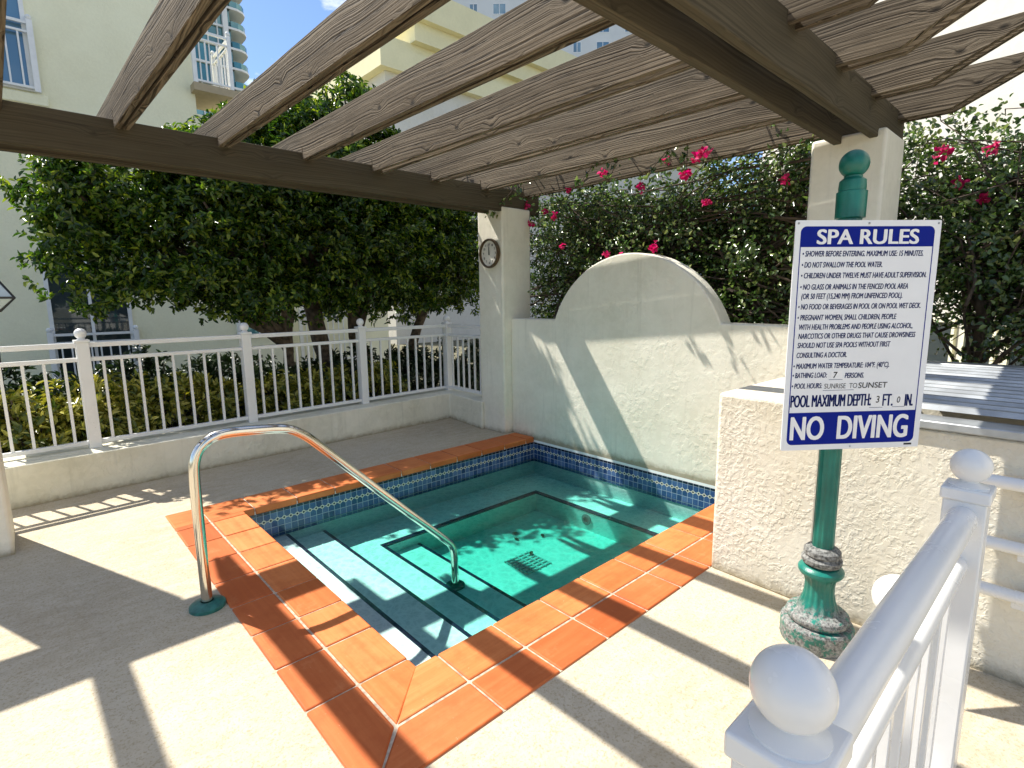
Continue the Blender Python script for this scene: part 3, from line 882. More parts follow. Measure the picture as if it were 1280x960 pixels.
def flat(poly, lift, bb): bb.add([sfr(u, v, lift) for u, v in poly], [tuple(range(len(poly) - 1, -1, -1))])
b = MB()
flat(rrect(0.0225, 0.0235, 0.5855, 0.1035, 0.024, True, False), 0.0005, b)
flat(rrect(0.0225, 0.7775, 0.5855, 0.9155, 0.024, False, True), 0.0005, b)
flat([(0.0225, 0.1035), (0.0265, 0.1035), (0.0265, 0.7775), (0.0225, 0.7775)][::-1], 0.0005, b)
flat([(0.5815, 0.1035), (0.5855, 0.1035), (0.5855, 0.7775), (0.5815, 0.7775)][::-1], 0.0005, b)
b.build('blue_border', M['sign_blue'], panel)
b = MB()
for q_ in range(7):                                                  # heavy poster lettering: the strokes widened by repeated strikes
    k_ = (q_ - 3) / 3
    lay_text(b, "SPA RULES", 0.0930 + 0.0028 * k_, 0.5171 + 0.0028 * k_, 0.064 + 0.0010 * (-1) ** q_, 0.055, sfr, 0.0, 0.0, 0.0011 + 0.0001 * q_)
    lay_text(b, "NO  DIVING", 0.0380 + 0.0036 * k_, 0.5515 + 0.0036 * k_, 0.8445 + 0.0016 * (-1) ** q_, 0.096, sfr, 0.0, 0.0, 0.0011 + 0.0001 * q_)
b.build('heading_lettering', M['letter_white'], panel)
b = MB()
BT = "\u2022 "
lines = [(BT + "SHOWER BEFORE ENTERING. MAXIMUM USE: 15 MINUTES.", .0365, .5449, .1295), (BT + "DO NOT SWALLOW THE POOL WATER.", .0365, .375, .1728),
         (BT + "CHILDREN UNDER TWELVE MUST HAVE ADULT SUPERVISION.", .0365, .5677, .215), (BT + "NO GLASS OR ANIMALS IN THE FENCED POOL AREA", .0365, .4939, .260),
         ("(OR 50 FEET (15,240 MM) FROM UNFENCED POOL).", .044, .4731, .297), (BT + "NO FOOD OR BEVERAGES IN POOL OR ON POOL WET DECK.", .034, .5572, .339),
         (BT + "PREGNANT WOMEN, SMALL CHILDREN, PEOPLE", .034, .4561, .3825), ("WITH HEALTH PROBLEMS AND PEOPLE USING ALCOHOL,", .0429, .5306, .421),
         ("NARCOTICS OR OTHER DRUGS THAT CAUSE DROWSINESS", .043, .5468, .458), ("SHOULD NOT USE SPA POOLS WITHOUT FIRST", .042, .4416, .4955),
         ("CONSULTING A DOCTOR.", .0412, .2561, .536), (BT + "MAXIMUM WATER TEMPERATURE: 104\u00b0F. (40\u00b0C).", .031, .4455, .581),
         (BT + "BATHING LOAD:", .030, .1775, .6195), ("PERSONS.", .2561, .3387, .6235), (BT + "POOL HOURS:", .0295, .1595, .664)]
for tx, u0, u1, v in lines:
    for q_, (du, dv) in enumerate(((-0.0006, 0), (0.0006, 0.0003), (0, -0.0003))): lay_text(b, tx, u0 + du, u1 + du, v + dv, 0.0212, sfr, 0.0, 0.16, 0.0006 + 0.00015 * q_)
for q_, du in enumerate((-0.0016, -0.0005, 0.0005, 0.0016)):
    lay_text(b, "POOL MAXIMUM DEPTH:", .0298 + du, .3788 + du, .7285, .050, sfr, 0.0, 0.0, 0.0006 + 0.00015 * q_)
    lay_text(b, "FT.", .4322 + du, .4762 + du, .7315, .050, sfr, 0.0, 0.0, 0.0006 + 0.00015 * q_); lay_text(b, "IN.", .5316 + du, .566 + du, .734, .050, sfr, 0.0, 0.0, 0.0006 + 0.00015 * q_)
for u0, u1, v in ((.188, .247, .639), (.165, .30, .684), (.375, .434, .762), (.476, .532, .761)):
    flat([(u0, v), (u1, v), (u1, v + .0016), (u0, v + .0016)][::-1], 0.0006, b)
b.build('rules_lettering', M['sign_ink'], panel)
for u0, v0, u1, v1 in ((.195, .602, .243, .637), (.381, .705, .431, .758), (.480, .708, .529, .757)):
    b = MB(); flat([(u0, v0), (u1, v0), (u1, v1), (u0, v1)][::-1], 0.0008, b); b.build('number_sticker', M['letter_white'], panel)
b = MB()
lay_text(b, "7", .205, .2235, .6205, .026, sfr, 0.016, 0.1, 0.0014); lay_text(b, "3", .4015, .417, .728, .0285, sfr, 0.012, 0.1, 0.0014)
lay_text(b, "0", .4945, .5095, .7315, .0262, sfr, 0.012, 0.1, 0.0014)
lay_text(b, "SUNRISE  TO", .170, .3127, .667, .0205, sfr, -0.004, 0.05, 0.0012); lay_text(b, "SUNSET", .318, .4454, .6665, .0235, sfr, 0.008, 0.05, 0.0012)
flat([(.545, .921), (.58, .921), (.58, .929), (.545, .929)][::-1], 0.0006, b)
b.build('filled_in_lettering', M['black_ink'], panel)
for u, v in ((.305, .012), (.305, .928), (.012, .012), (.599, .012)):
    b = MB(); b.ball(tuple(sfr(u, v, 0.0)), 0.0045, 10, 6); b.build('fixing_bolt', M['alu'], panel)
# clamps between post and panel
for z in (1.88, 1.02):
    b = MB()
    c0 = Vector((PX, PY, z)); c1 = TL + Ru * 0.305; c1.z = z
    b.lathe([(0.052, z - 0.016), (0.054, z), (0.052, z + 0.016)], (PX, PY, 0), 'Z', 24)
    d = (c1 - c0); 
    b.tube([c0 + d * 0.3, c1 - d.normalized() * 0.005], 0.014, 10)
    b.build('clamp', M['white_paint'], sg, smooth=True)

# ------------------------------------------------------------------ white picket fence on the low wall
fence = thing('picket_fence', tuple(fpt(2.0, 0.25, 0.345)), 'white metal picket fence with ball topped posts along the low wall', 'fence')
ZT, ZM, ZL = 1.262, 1.135, 0.392
posts = [fpt(s, 0.25) for s in (-3.39, -2.035, -0.68, 0.677, 2.034, 3.391, 4.748)]
endp = Vector((3.30, 3.30, 0))
for p in posts:
    b = MB(); b.obox(p, FU, FN, 0.046, 0.046, 0.335, 1.285)
    b.obox(p, FU, FN, 0.055, 0.055, 1.285, 1.308)
    o = b.build('post', M['white_paint'], fence, bevel=0.004)
    b = MB(); b.lathe([(0.034, 1.307), (0.028, 1.318), (0.024, 1.326)], (p.x, p.y, 0), 'Z', 18); b.ball((p.x, p.y, 1.362), 0.046, 20, 12)
    b.build('ball', M['white_paint'], o, smooth=True)
def bay(p, q, n):
    d = q - p; L_ = d.length; d.normalize(); nn = (-d.y, d.x)
    c_ = (p + q) / 2
    for z, h, w in ((ZT, 0.022, 0.026), (ZM, 0.018, 0.022), (ZL, 0.018, 0.022)):
        b = MB(); b.obox(c_, (d.x, d.y), nn, L_ / 2 - 0.045, w, z - h, z + h); b.build('rail', M['white_paint'], fence, bevel=0.005)
    for k in range(n):
        c2 = p + d * (L_ * (k + 1) / (n + 1))
        b = MB(); b.obox(c2, (d.x, d.y), nn, 0.0105, 0.0105, ZL + 0.01, ZM - 0.01); b.build('baluster', M['white_paint'], fence)
for i in range(len(posts) - 1): bay(posts[i], posts[i + 1], 9)
bay(posts[-1], endp, 7)

# ------------------------------------------------------------------ white railing at lower right, near the camera
gf = thing('railing', (0.19, -1.676, 0), 'white tubular railing with ball topped posts in the near right corner', 'railing')
GP = [(-0.475, -1.674, 1.128), (0.862, -1.678, 1.112)]
gd = (Vector(GP[1]) - Vector(GP[0])).normalized()
for x, y, z in GP:
    zc = z - 0.06
    b = MB(); b.box((x - 0.05, y - 0.05, 0.0), (x + 0.05, y + 0.05, zc - 0.036))
    b.box((x - 0.057, y - 0.057, zc - 0.036), (x + 0.057, y + 0.057, zc))
    o = b.build('post', M['white_paint'], gf, bevel=0.006, bseg=3)
    b = MB(); b.lathe([(0.047, zc - 0.002), (0.047, zc + 0.004), (0.030, zc + 0.009), (0.022, zc + 0.014), (0.022, zc + 0.02)], (x, y, 0), 'Z', 28)
    b.ball((x, y, z), 0.049, 36, 22); b.build('ball', M['white_paint'], o, smooth=True)
xa, xb = GP[0][0] + 0.045, GP[1][0] - 0.045
for z0, z1, r in ((0.985, 0.965, 0.036), (0.845, 0.825, 0.026), (0.12, 0.12, 0.022)):
    b = MB(); b.tube([(xa, -1.674, z0), (xb, -1.678, z1)], r, 24); b.build('rail', M['white_paint'], gf, smooth=True, angle=60)
for k in range(9):
    x = xa + (xb - xa) * (k + 1) / 10
    b = MB(); b.box((x - 0.012, -1.688, 0.12), (x + 0.012, -1.664, 0.845 - 0.02 * (k + 1) / 10)); b.build('picket', M['white_paint'], gf, bevel=0.002)
sp = thing('stub_post', (0.52, -1.60, 0), 'short white ball topped post half hidden behind the near railing', 'post')
b = MB(); b.box((0.475, -1.645, 0), (0.565, -1.555, 0.72)); b.box((0.469, -1.651, 0.72), (0.571, -1.549, 0.742)); b.build('shaft', M['white_paint'], sp, bevel=0.005)
b = MB(); b.lathe([(0.034, 0.741), (0.026, 0.748), (0.024, 0.752)], (0.52, -1.60, 0), 'Z', 20); b.ball((0.52, -1.60, 0.805), 0.060, 28, 16); b.build('ball', M['white_paint'], sp, smooth=True)

wr = thing('wall_rail', (1.70, -2.1, 0.6), 'three white tubular rails bracketed to the stucco wall at the right', 'railing')
for z in (0.862, 0.605, 0.405):
    b = MB(); b.tube([(1.69, -1.60, z), (1.69, -3.2, z)], 0.026, 18); b.build('rail', M['white_paint'], wr, smooth=True, angle=60)
    b = MB(); b.box((1.705, -1.83, z - 0.06), (1.76, -1.765, z - 0.018)); b.build('bracket', M['white_paint'], wr, bevel=0.004)

# ------------------------------------------------------------------ street lantern at the left edge
lm = thing('street_lamp', (-1.33, 4.95, 0), 'black lantern with milky glass beyond the fence at the left edge', 'lamp')
LX, LY = -1.33, 4.95
b = MB(); b.lathe([(0.09, -0.12), (0.09, 0.1), (0.055, 0.18), (0.05, 0.9), (0.062, 1.45), (0.05, 1.52), (0.09, 1.56)], (LX, LY, 0), 'Z', 20); b.build('pole', M['dark_metal'], lm, smooth=True)
def fr4(r0, z0, r1, z1):
    return [(LX + sx * r0, LY + sy * r0, z0) for sx, sy in ((-1, -1), (1, -1), (1, 1), (-1, 1))] + [(LX + sx * r1, LY + sy * r1, z1) for sx, sy in ((-1, -1), (1, -1), (1, 1), (-1, 1))]
F4 = [(3, 2, 1, 0), (4, 5, 6, 7), (0, 1, 5, 4), (1, 2, 6, 5), (2, 3, 7, 6), (3, 0, 4, 7)]
b = MB(); b.add(fr4(0.10, 1.565, 0.205, 1.672), F4); b.add(fr4(0.205, 1.69, 0.06, 1.93), F4); b.build('lantern_glass', M['lantern_glass'], lm)
b = MB()
for sx, sy in ((-1, -1), (1, -1), (1, 1), (-1, 1)):
    b.tube([(LX + sx * 0.10, LY + sy * 0.10, 1.56), (LX + sx * 0.212, LY + sy * 0.212, 1.68), (LX + sx * 0.06, LY + sy * 0.06, 1.94)], 0.010, 6)
b.box((LX - 0.214, LY - 0.214, 1.671), (LX + 0.214, LY + 0.214, 1.691)); b.box((LX - 0.07, LY - 0.07, 1.93), (LX + 0.07, LY + 0.07, 1.97)); b.ball((LX, LY, 2.0), 0.04, 12, 8)
b.build('lantern_frame', M['dark_metal'], lm)

# ================================================================== PLANTS
def leaf_mesh(name, pos, direc, nrm, length, width, material, parent=None, base=(0, 0, 0), droop=0.12, tagd=None):
    """one folded leaf of two quads at each pos, growing along direc"""
    n = len(pos)
    d = direc / (np.linalg.norm(direc, axis=1, keepdims=True) + 1e-9)
    s = np.cross(d, nrm); s /= (np.linalg.norm(s, axis=1, keepdims=True) + 1e-9)
    nn = np.cross(s, d)
    L = length[:, None]; W = width[:, None]
    B = pos; T = pos + d * L - nn * L * droop
    fold = nn * W * 0.35
    L1 = pos + d * L * 0.35 + s * W * 0.5 + fold; L2 = pos + d * L * 0.72 + s * W * 0.38 + fold * 0.8 - nn * L * droop * 0.5
    R1 = pos + d * L * 0.35 - s * W * 0.5 + fold; R2 = pos + d * L * 0.72 - s * W * 0.38 + fold * 0.8 - nn * L * droop * 0.5
    v = np.stack([B, L1, L2, T, R2, R1], axis=1).reshape(-1, 3) - np.array(base)
    idx = np.arange(n)[:, None] * 6
    f = np.concatenate([idx + np.array([[0, 3, 2, 1]]), idx + np.array([[0, 5, 4, 3]])], axis=1).reshape(-1)
    me = bpy.data.meshes.new(name)
    me.vertices.add(n * 6); me.vertices.foreach_set("co", v.astype(np.float32).ravel())
    me.loops.add(len(f)); me.loops.foreach_set("vertex_index", f.astype(np.int32))
    me.polygons.add(n * 2); me.polygons.foreach_set("loop_start", np.arange(0, n * 8, 4, dtype=np.int32))
    me.update(calc_edges=True); me.validate()
    me.materials.append(material)
    o = bpy.data.objects.new(name, me); COL.objects.link(o)
    if parent is not None: o.parent = parent
    o['_o'] = tuple(base)
    return o
def rosettes(rng, tips, out, k, length, width, spread=0.9, jit=0.25):
    """k leaves round each twig tip, opening along out"""
    n = len(tips)
    a = np.repeat(tips, k, axis=0); o = np.repeat(out, k, axis=0)
    rd = rng.normal(size=(n * k, 3)); rd -= o * (rd * o).sum(1, keepdims=True)
    rd /= np.linalg.norm(rd, axis=1, keepdims=True) + 1e-9
    d = o * rng.uniform(0.1, 1.0, (n * k, 1)) + rd * spread
    nr = o + np.array([0, 0, 0.5]) + rng.normal(size=(n * k, 3)) * jit
    pos = a + rd * 0.005 + o * rng.uniform(-0.06, 0.01, (n * k, 1))
    L = length * rng.uniform(0.65, 1.25, n * k)
    return pos, d, nr, L, L * width
def blob_tips(rng, lobes, density, depth=0.45, clump=0.27):
    """twig tips gathered into many small clumps over each lobe, fuller on the clumps' upper sides, with gaps between"""
    P_ = []; O_ = []
    for (cx, cy, cz_, rx, ry, rz) in lobes:
        area = 4 * math.pi * ((rx * ry) ** 1.6 / 3 + (rx * rz) ** 1.6 / 3 + (ry * rz) ** 1.6 / 3) ** (1 / 1.6)
        m = max(8, int(area / (clump * clump) * 0.75))
        u = rng.normal(size=(m, 3)); u /= np.linalg.norm(u, axis=1, keepdims=True)
        r = 1.0 - depth * rng.random(m) ** 1.3 + 0.10 * rng.normal(size=m)
        c = u * r[:, None] * np.array([rx, ry, rz]) + np.array([cx, cy, cz_])
        k = max(6, int(density * area / m))
        w = rng.normal(size=(m, k, 3)); w /= np.linalg.norm(w, axis=2, keepdims=True)
        w[:, :, 2] = np.abs(w[:, :, 2]) * np.where(rng.random((m, k)) < 0.72, 1, -0.7)
        size = clump * rng.uniform(0.55, 1.25, (m, 1, 1))
        p = c[:, None, :] + w * size * np.array([1.0, 1.0, 0.62]) * (0.55 + 0.5 * rng.random((m, k, 1)))
        o = w * 0.8 + u[:, None, :] * 0.5 + np.array([0, 0, 0.25]) + rng.normal(size=w.shape) * 0.25
        o /= np.linalg.norm(o, axis=2, keepdims=True)
        P_.append(p.reshape(-1, 3)); O_.append(o.reshape(-1, 3))
    return np.concatenate(P_), np.concatenate(O_)
def limb(b, p, q, r0, r1, rr, n=6, wob=0.07):
    p = Vector(p); q = Vector(q); pts = []
    for i in range(n + 1):
        t = i / n
        w = math.sin(math.pi * t) * wob
        pts.append(p.lerp(q, t) + Vector((rr.uniform(-w, w), rr.uniform(-w, w), rr.uniform(-w, w) * 0.5)))
    b.tube(pts, [r0 + (r1 - r0) * i / n for i in range(n + 1)], 9)
    return pts
def tree(base, label, lobes, trunks, seed, dens=190, leaf=0.074):
    rng = np.random.default_rng(seed); rr = random.Random(seed)
    t = thing('broadleaf_tree', base, label, 'tree', 'trees beyond the white fence')
    b = MB()
    for (p, q, r0, r1) in trunks: limb(b, p, q, r0, r1, rr)
    for (cx, cy, cz_, rx, ry, rz) in lobes:
        for _ in range(5):
            s_ = trunks[rr.randrange(len(trunks))]
            e_ = (cx + rr.uniform(-.6, .6) * rx, cy + rr.uniform(-.6, .6) * ry, cz_ + rr.uniform(-.3, .6) * rz)
            limb(b, s_[1], e_, s_[3] * 0.75, 0.012, rr, 6, 0.15)
    b.build('trunk', M['bark'], t, smooth='all')
    tips, out = blob_tips(rng, lobes, dens)
    pos, d, nr, L, W = rosettes(rng, tips, out, 7, leaf, 0.44)
    leaf_mesh('crown', pos, d, nr, L, W, M['leaf_tree'], t, base)
    return t
tree((1.55, 5.4, -0.12), 'dense dark green tree with two slim forked trunks and a crown spreading left',
     [(-0.36, 5.2, 2.25, 0.60, 0.65, 0.72), (-0.55, 5.1, 2.72, 0.40, 0.5, 0.34), (0.30, 5.05, 2.20, 0.80, 0.75, 0.86), (0.0, 5.3, 2.75, 0.85, 0.7, 0.48), (1.02, 5.0, 2.25, 0.75, 0.72, 0.86), (0.95, 4.95, 3.05, 0.72, 0.6, 0.58), (0.72, 5.5, 3.2, 0.5, 0.6, 0.40)],
     [((1.62, 5.4, -0.15), (1.50, 5.4, 1.0), 0.085, 0.065), ((1.50, 5.4, 0.95), (1.02, 5.3, 1.75), 0.048, 0.035), ((1.52, 5.4, 0.95), (1.52, 5.3, 1.85), 0.05, 0.035)], 3)
tree((2.35, 5.8, -0.12), 'tall tree with a thick dark leaning trunk behind the middle of the fence',
     [(1.75, 5.1, 2.35, 0.78, 0.75, 0.95), (1.7, 4.95, 3.4, 0.75, 0.65, 0.68), (1.95, 5.6, 3.75, 0.75, 0.7, 0.65), (1.9, 6.2, 2.3, 0.8, 0.5, 0.85)],
     [((2.40, 5.8, -0.15), (1.98, 5.7, 1.6), 0.15, 0.11)], 7)
tree((2.75, 5.75, -0.12), 'dense tree with an upright dark trunk beside the third fence post',
     [(2.50, 5.1, 2.32, 0.75, 0.72, 0.95), (2.45, 5.0, 3.35, 0.75, 0.65, 0.65), (2.25, 5.0, 4.05, 0.50, 0.5, 0.42), (3.25, 5.3, 2.40, 0.72, 0.7, 0.98), (2.9, 6.2, 2.2, 0.9, 0.5, 0.9)],
     [((2.78, 5.75, -0.15), (2.62, 5.65, 1.7), 0.115, 0.09), ((2.62, 5.65, 1.1), (2.95, 5.65, 1.95), 0.075, 0.05)], 11)
tree((3.6, 5.9, -0.12), 'dark tree with a slanting trunk between the fence corner and the clock pillar',
     [(3.95, 5.5, 2.45, 0.85, 0.8, 1.08), (4.75, 5.8, 2.65, 0.9, 0.85, 1.1), (3.4, 5.3, 3.25, 0.8, 0.7, 0.6), (4.3, 5.9, 3.4, 0.8, 0.7, 0.6), (4.2, 6.3, 2.1, 0.9, 0.5, 0.9)],
     [((3.45, 5.9, -0.15), (4.05, 5.85, 1.8), 0.09, 0.07)], 13)

# variegated shrubs along the fence, darker shrubs behind them
def shrub(loc, rx, ry, h, seed, name, label, material, leaf, k, group, dens):
    rng = np.random.default_rng(seed)
    t = thing(name, loc, label, 'shrub', group)
    b = MB(); rr = random.Random(seed)
    for _ in range(7):
        limb(b, (loc[0] + rr.uniform(-.1, .1), loc[1] + rr.uniform(-.1, .1), -0.13), (loc[0] + rr.uniform(-.7, .7) * rx, loc[1] + rr.uniform(-.7, .7) * ry, h * rr.uniform(.6, .9)), 0.014, 0.006, rr, 4, 0.04)
    b.build('stems', M['twig'], t, smooth='all')
    tips, out = blob_tips(rng, [(loc[0], loc[1], h * 0.45, rx, ry, h * 0.55)], dens, 0.5, 0.16)
    pos, d, nr, L, W = rosettes(rng, tips, out, k, leaf, 0.36, 1.0)
    leaf_mesh('foliage', pos, d, nr, L, W, material, t, loc)
    return t
rs = random.Random(21)
for i, x in enumerate((-2.35, -1.75, -1.15, -0.55, 0.05, 0.65, 1.25, 1.9, 2.5)):
    y = fpt(x + 1.4, 0.95).y
    shrub((x, y, -0.12), 0.44, 0.36, rs.uniform(0.80, 0.93) - (0.12 if x > 0.5 else 0), 40 + i, 'variegated_shrub', 'yellow and green variegated shrub in the row behind the white fence',
          M['leaf_var'], 0.088, 7, 'variegated shrubs behind the fence', 150)
for i, x in enumerate((-2.0, -1.1, -0.2, 0.7, 1.6, 2.5, 3.4, 4.2, 5.0)):
    shrub((x, 5.35 + 0.05 * x, -0.12), 0.55, 0.42, rs.uniform(0.98, 1.12) - (0.16 if x > 1 else 0), 60 + i, 'green_shrub', 'dark green shrub in the back row behind the variegated ones',
          M['leaf_dark'], 0.085, 7, 'dark green shrubs behind the fence', 75)

# bougainvillea over the garden wall
def bougain(base, label, y0, y1, zlo, zhi, seed, nbr, flowers, xr=(3.62, 4.7), nleaf=9000, trunks=(), sprays=()):
    rng = np.random.default_rng(seed); rr = random.Random(seed)
    t = thing('bougainvillea', base, label, 'bougainvillea', 'bougainvillea vines behind the wall')
    b = MB(); tips = []; outs = []
    for (p, q, r0, r1) in trunks: limb(b, p, q, r0, r1, rr, 8, 0.12)
    for i in range(nbr):
        if trunks and rr.random() < 0.7:
            tq = trunks[rr.randrange(len(trunks))]; p = Vector(tq[0]).lerp(Vector(tq[1]), rr.uniform(0.3, 1.0))
        else:
            p = Vector((rr.uniform(*xr), rr.uniform(y0, y1), rr.uniform(zlo, zlo + 0.5)))
        q = Vector((rr.uniform(*xr), rr.uniform(y0, y1), zlo + (zhi - zlo) * rr.random() ** 0.75))
        c_ = p.lerp(q, 0.55) + Vector((rr.uniform(-.2, .2), rr.uniform(-.3, .3), rr.uniform(0.1, 0.45)))
        pts = []
        for k in range(9):
            tt = k / 8
            w = p * (1 - tt) ** 2 + c_ * 2 * tt * (1 - tt) + q * tt * tt
            pts.append(w + Vector((rr.gauss(0, .025), rr.gauss(0, .025), rr.gauss(0, .02))))
        b.tube(pts, [0.013 * (1 - 0.75 * k / 8) for k in range(9)], 5)
        for k in range(2, 9):
            for _ in range(3):
                pt_ = pts[k] + Vector((rr.gauss(0, .09), rr.gauss(0, .11), rr.gauss(0, .09)))
                tips.append(pt_); o_ = pt_ - pts[k] + Vector((-0.06, 0, 0.05)); outs.append(o_.normalized())
                if rr.random() < 0.35: b.tube([pts[k], pt_], [0.004, 0.002], 4, False)
    sp_t = []; sp_o = []
    for (p0, p1) in sprays:
        p0 = Vector(p0); p1 = Vector(p1); pts = []
        for k in range(8):
            tt = k / 7
            w = p0.lerp(p1, tt) + Vector((0, 0, 0.22 * math.sin(math.pi * tt) ** 1.0)) + Vector((rr.gauss(0, .012), rr.gauss(0, .012), 0))
            pts.append(w)
            for _ in range(4 if k > 2 else 1): sp_t.append(tuple(w + Vector((rr.gauss(0, .03), rr.gauss(0, .04), rr.gauss(0, .03))))); sp_o.append((rr.gauss(0, .5), rr.gauss(0, .5), -0.3))
        b.tube(pts, [0.007 * (1 - 0.6 * k / 7) for k in range(8)], 5)
    b.build('stems', M['twig'], t, smooth='all')
    tips = np.array([tuple(x) for x in tips]); outs = np.array([tuple(x) for x in outs])
    sel = rng.integers(0, len(tips), nleaf // 6)
    tp = tips[sel] + rng.normal(size=(len(sel), 3)) * np.array([0.09, 0.10, 0.08])
    pos, d, nr, L, W = rosettes(rng, tp, outs[sel], 6, 0.045, 0.66, 1.2, 0.7)
    pos = pos + rng.normal(size=pos.shape) * 0.03
    if sp_t:
        so_ = np.array(sp_o); so_ /= np.linalg.norm(so_, axis=1, keepdims=True)
        q_ = rosettes(rng, np.array(sp_t), so_, 3, 0.05, 0.62, 1.2, 0.7)
        pos, d, nr, L, W = [np.concatenate(z_) for z_ in zip((pos, d, nr, L, W), q_)]
    leaf_mesh('foliage', pos, d, nr, L, W, M['leaf_boug'], t, base, 0.2)
    for (x, y, z, r, n) in flowers:
        rg = np.random.default_rng(int(abs(x * 1000 + y * 100 + z * 10)) + seed)
        u = rg.normal(size=(n, 3)); u /= np.linalg.norm(u, axis=1, keepdims=True)
        c_ = np.array([[x, y, z]]) + u * r * rg.random((n, 1)) ** 0.5
        pos, d, nr, L, W = rosettes(rg, c_, u, 3, 0.042, 0.85, 0.9, 0.4)
        leaf_mesh('blossom', pos, d, nr, L, W, M['petal'], t, base, 0.05)
    return t
FL1 = FL2 = []
bougain((3.9, 1.5, -0.12), 'bougainvillea tangle with magenta flowers spilling over the arched wall', -0.75, 3.75, 1.15, 2.95, 5, 330,
        [(3.55, 3.05, 2.78, .05, 10), (3.56, 3.10, 2.64, .04, 7), (3.5, 2.86, 2.71, .04, 6), (3.50, 2.80, 2.50, .035, 6), (3.5, 2.42, 2.53, .035, 6), (3.58, 3.05, 2.42, .05, 9),
         (3.33, 0.98, 2.07, .055, 11), (3.42, 1.62, 2.06, .03, 5), (3.50, 0.98, 2.86, .04, 7), (3.45, 1.68, 2.88, .03, 5), (2.86, 0.42, 2.56, .045, 8), (2.88, 0.36, 2.66, .03, 5), (2.88, .28, 2.70, .035, 6),
         (3.6, -0.05, 2.55, .04, 6), (3.55, -0.38, 2.27, .04, 6), (3.55, 2.6, 2.62, .04, 6), (3.5, 2.95, 2.86, .05, 8), (3.5, 2.2, 2.78, .03, 5), (3.55, 1.3, 2.7, .035, 6), (3.55, 0.6, 2.45, .035, 5), (3.3, 1.35, 2.02, .03, 5), (3.5, 2.3, 2.2, .03, 4)],
        trunks=[((4.1, -0.1, -0.12), (3.9, 0.1, 2.3), 0.07, 0.03), ((4.2, 2.0, -0.12), (4.0, 2.2, 2.3), 0.05, 0.02), ((4.1, 0.2, -0.1), (3.8, 1.2, 2.4), 0.05, 0.02), ((3.8, -0.3, -0.1), (3.7, -0.36, 2.7), 0.035, 0.02)],
        sprays=[((3.55, 0.7, 3.0), (2.86, 0.42, 2.60)), ((3.5, 1.0, 3.05), (2.84, 1.15, 2.62)), ((3.5, 1.4, 3.0), (2.86, 1.45, 2.68)), ((3.5, 0.1, 3.0), (2.90, 0.80, 2.62)), ((3.6, 2.8, 2.9), (3.0, 2.55, 2.72)), ((3.6, 2.2, 3.0), (3.02, 2.95, 2.55)), ((3.5, 3.3, 2.9), (3.05, 3.4, 3.3)), ((3.5, 3.0, 3.0), (2.7, 3.3, 3.25))], nleaf=58000)
bougain((4.4, -2.0, -0.12), 'bougainvillea mass with scattered magenta flowers right of the sign', -4.2, -0.45, 1.25, 3.0, 9, 260,
        [(3.9, -1.02, 2.62, .06, 9), (3.95, -1.28, 2.60, .04, 6), (4.0, -1.50, 2.68, .03, 5), (4.0, -1.62, 2.25, .05, 8), (3.9, -1.70, 2.28, .05, 8), (4.0, -1.25, 2.28, .04, 6), (3.9, -1.16, 3.28, .06, 10), (3.9, -0.98, 3.2, .05, 8), (3.9, -0.86, 3.14, .04, 6), (4.0, -1.1, 2.4, .03, 5)],
        xr=(3.75, 5.2), nleaf=50000, trunks=[((4.4, -1.2, -0.12), (4.2, -1.3, 2.4), 0.06, 0.03), ((4.6, -2.4, -0.12), (4.4, -2.2, 2.5), 0.06, 0.03)])

# leaves sunk in the spa
rl = random.Random(4)
lfm = plain("brown_dead_leaf", (0.06, 0.045, 0.02), 0.7, var=0.3, nscale=50)
for (x, y, z) in ((2.12, 1.62, -0.634), (2.0, 1.30, -0.62), (2.20, 1.72, -0.634), (2.35, 1.50, -0.634)):
    b = MB(); a = rl.uniform(0, 6.28); ca, sa = math.cos(a), math.sin(a)
    pl = [(-.035, 0), (-.01, .018), (.02, .014), (.042, 0), (.02, -.014), (-.01, -.018)]
    b.add([(x + px * ca - py * sa, y + px * sa + py * ca, z + 0.004 + abs(py) * 0.3) for px, py in pl], [(0, 1, 2, 3), (0, 3, 4, 5)])
    o = b.build('fallen_leaf', lfm, base=(x, y, z)); tag(o, 'small dead leaf lying on the spa floor near the drain grate', 'leaf', 'dead leaves on the spa floor')

# ================================================================== BUILDINGS
def window(parent, c, ax, w, h, out, frame_m, pane_m, bars=1, fr=0.06, name='window'):
    """frame proud of the wall with its pane a sub-part; c bottom centre on the wall face, ax along the wall, out the outward normal"""
    c = Vector(c); ax = Vector(ax); out = Vector(out); z = Vector((0, 0, 1))
    b = MB()
    def slab(u0, u1, v0, v1, d0, d1):
        p = [c + ax * u + z * v + out * d for d in (d0, d1) for u, v in ((u0, v0), (u1, v0), (u1, v1), (u0, v1))]
        b.add(p, [(3, 2, 1, 0), (4, 5, 6, 7), (0, 1, 5, 4), (1, 2, 6, 5), (2, 3, 7, 6), (3, 0, 4, 7)])
    slab(-w / 2, -w / 2 + fr, 0, h, -0.02, 0.05); slab(w / 2 - fr, w / 2, 0, h, -0.02, 0.05)
    slab(-w / 2 + fr, w / 2 - fr, h - fr, h, -0.02, 0.05); slab(-w / 2 + fr, w / 2 - fr, 0, fr, -0.02, 0.05)
    for k in range(bars):
        u = -w / 2 + w * (k + 1) / (bars + 1); slab(u - fr * 0.4, u + fr * 0.4, fr, h - fr, -0.01, 0.04)
    f = b.build(name, frame_m, parent)
    b = MB(); slab(-w / 2 + fr, w / 2 - fr, fr, h - fr, 0.004, 0.018); b.build('pane', pane_m, f)
    return f
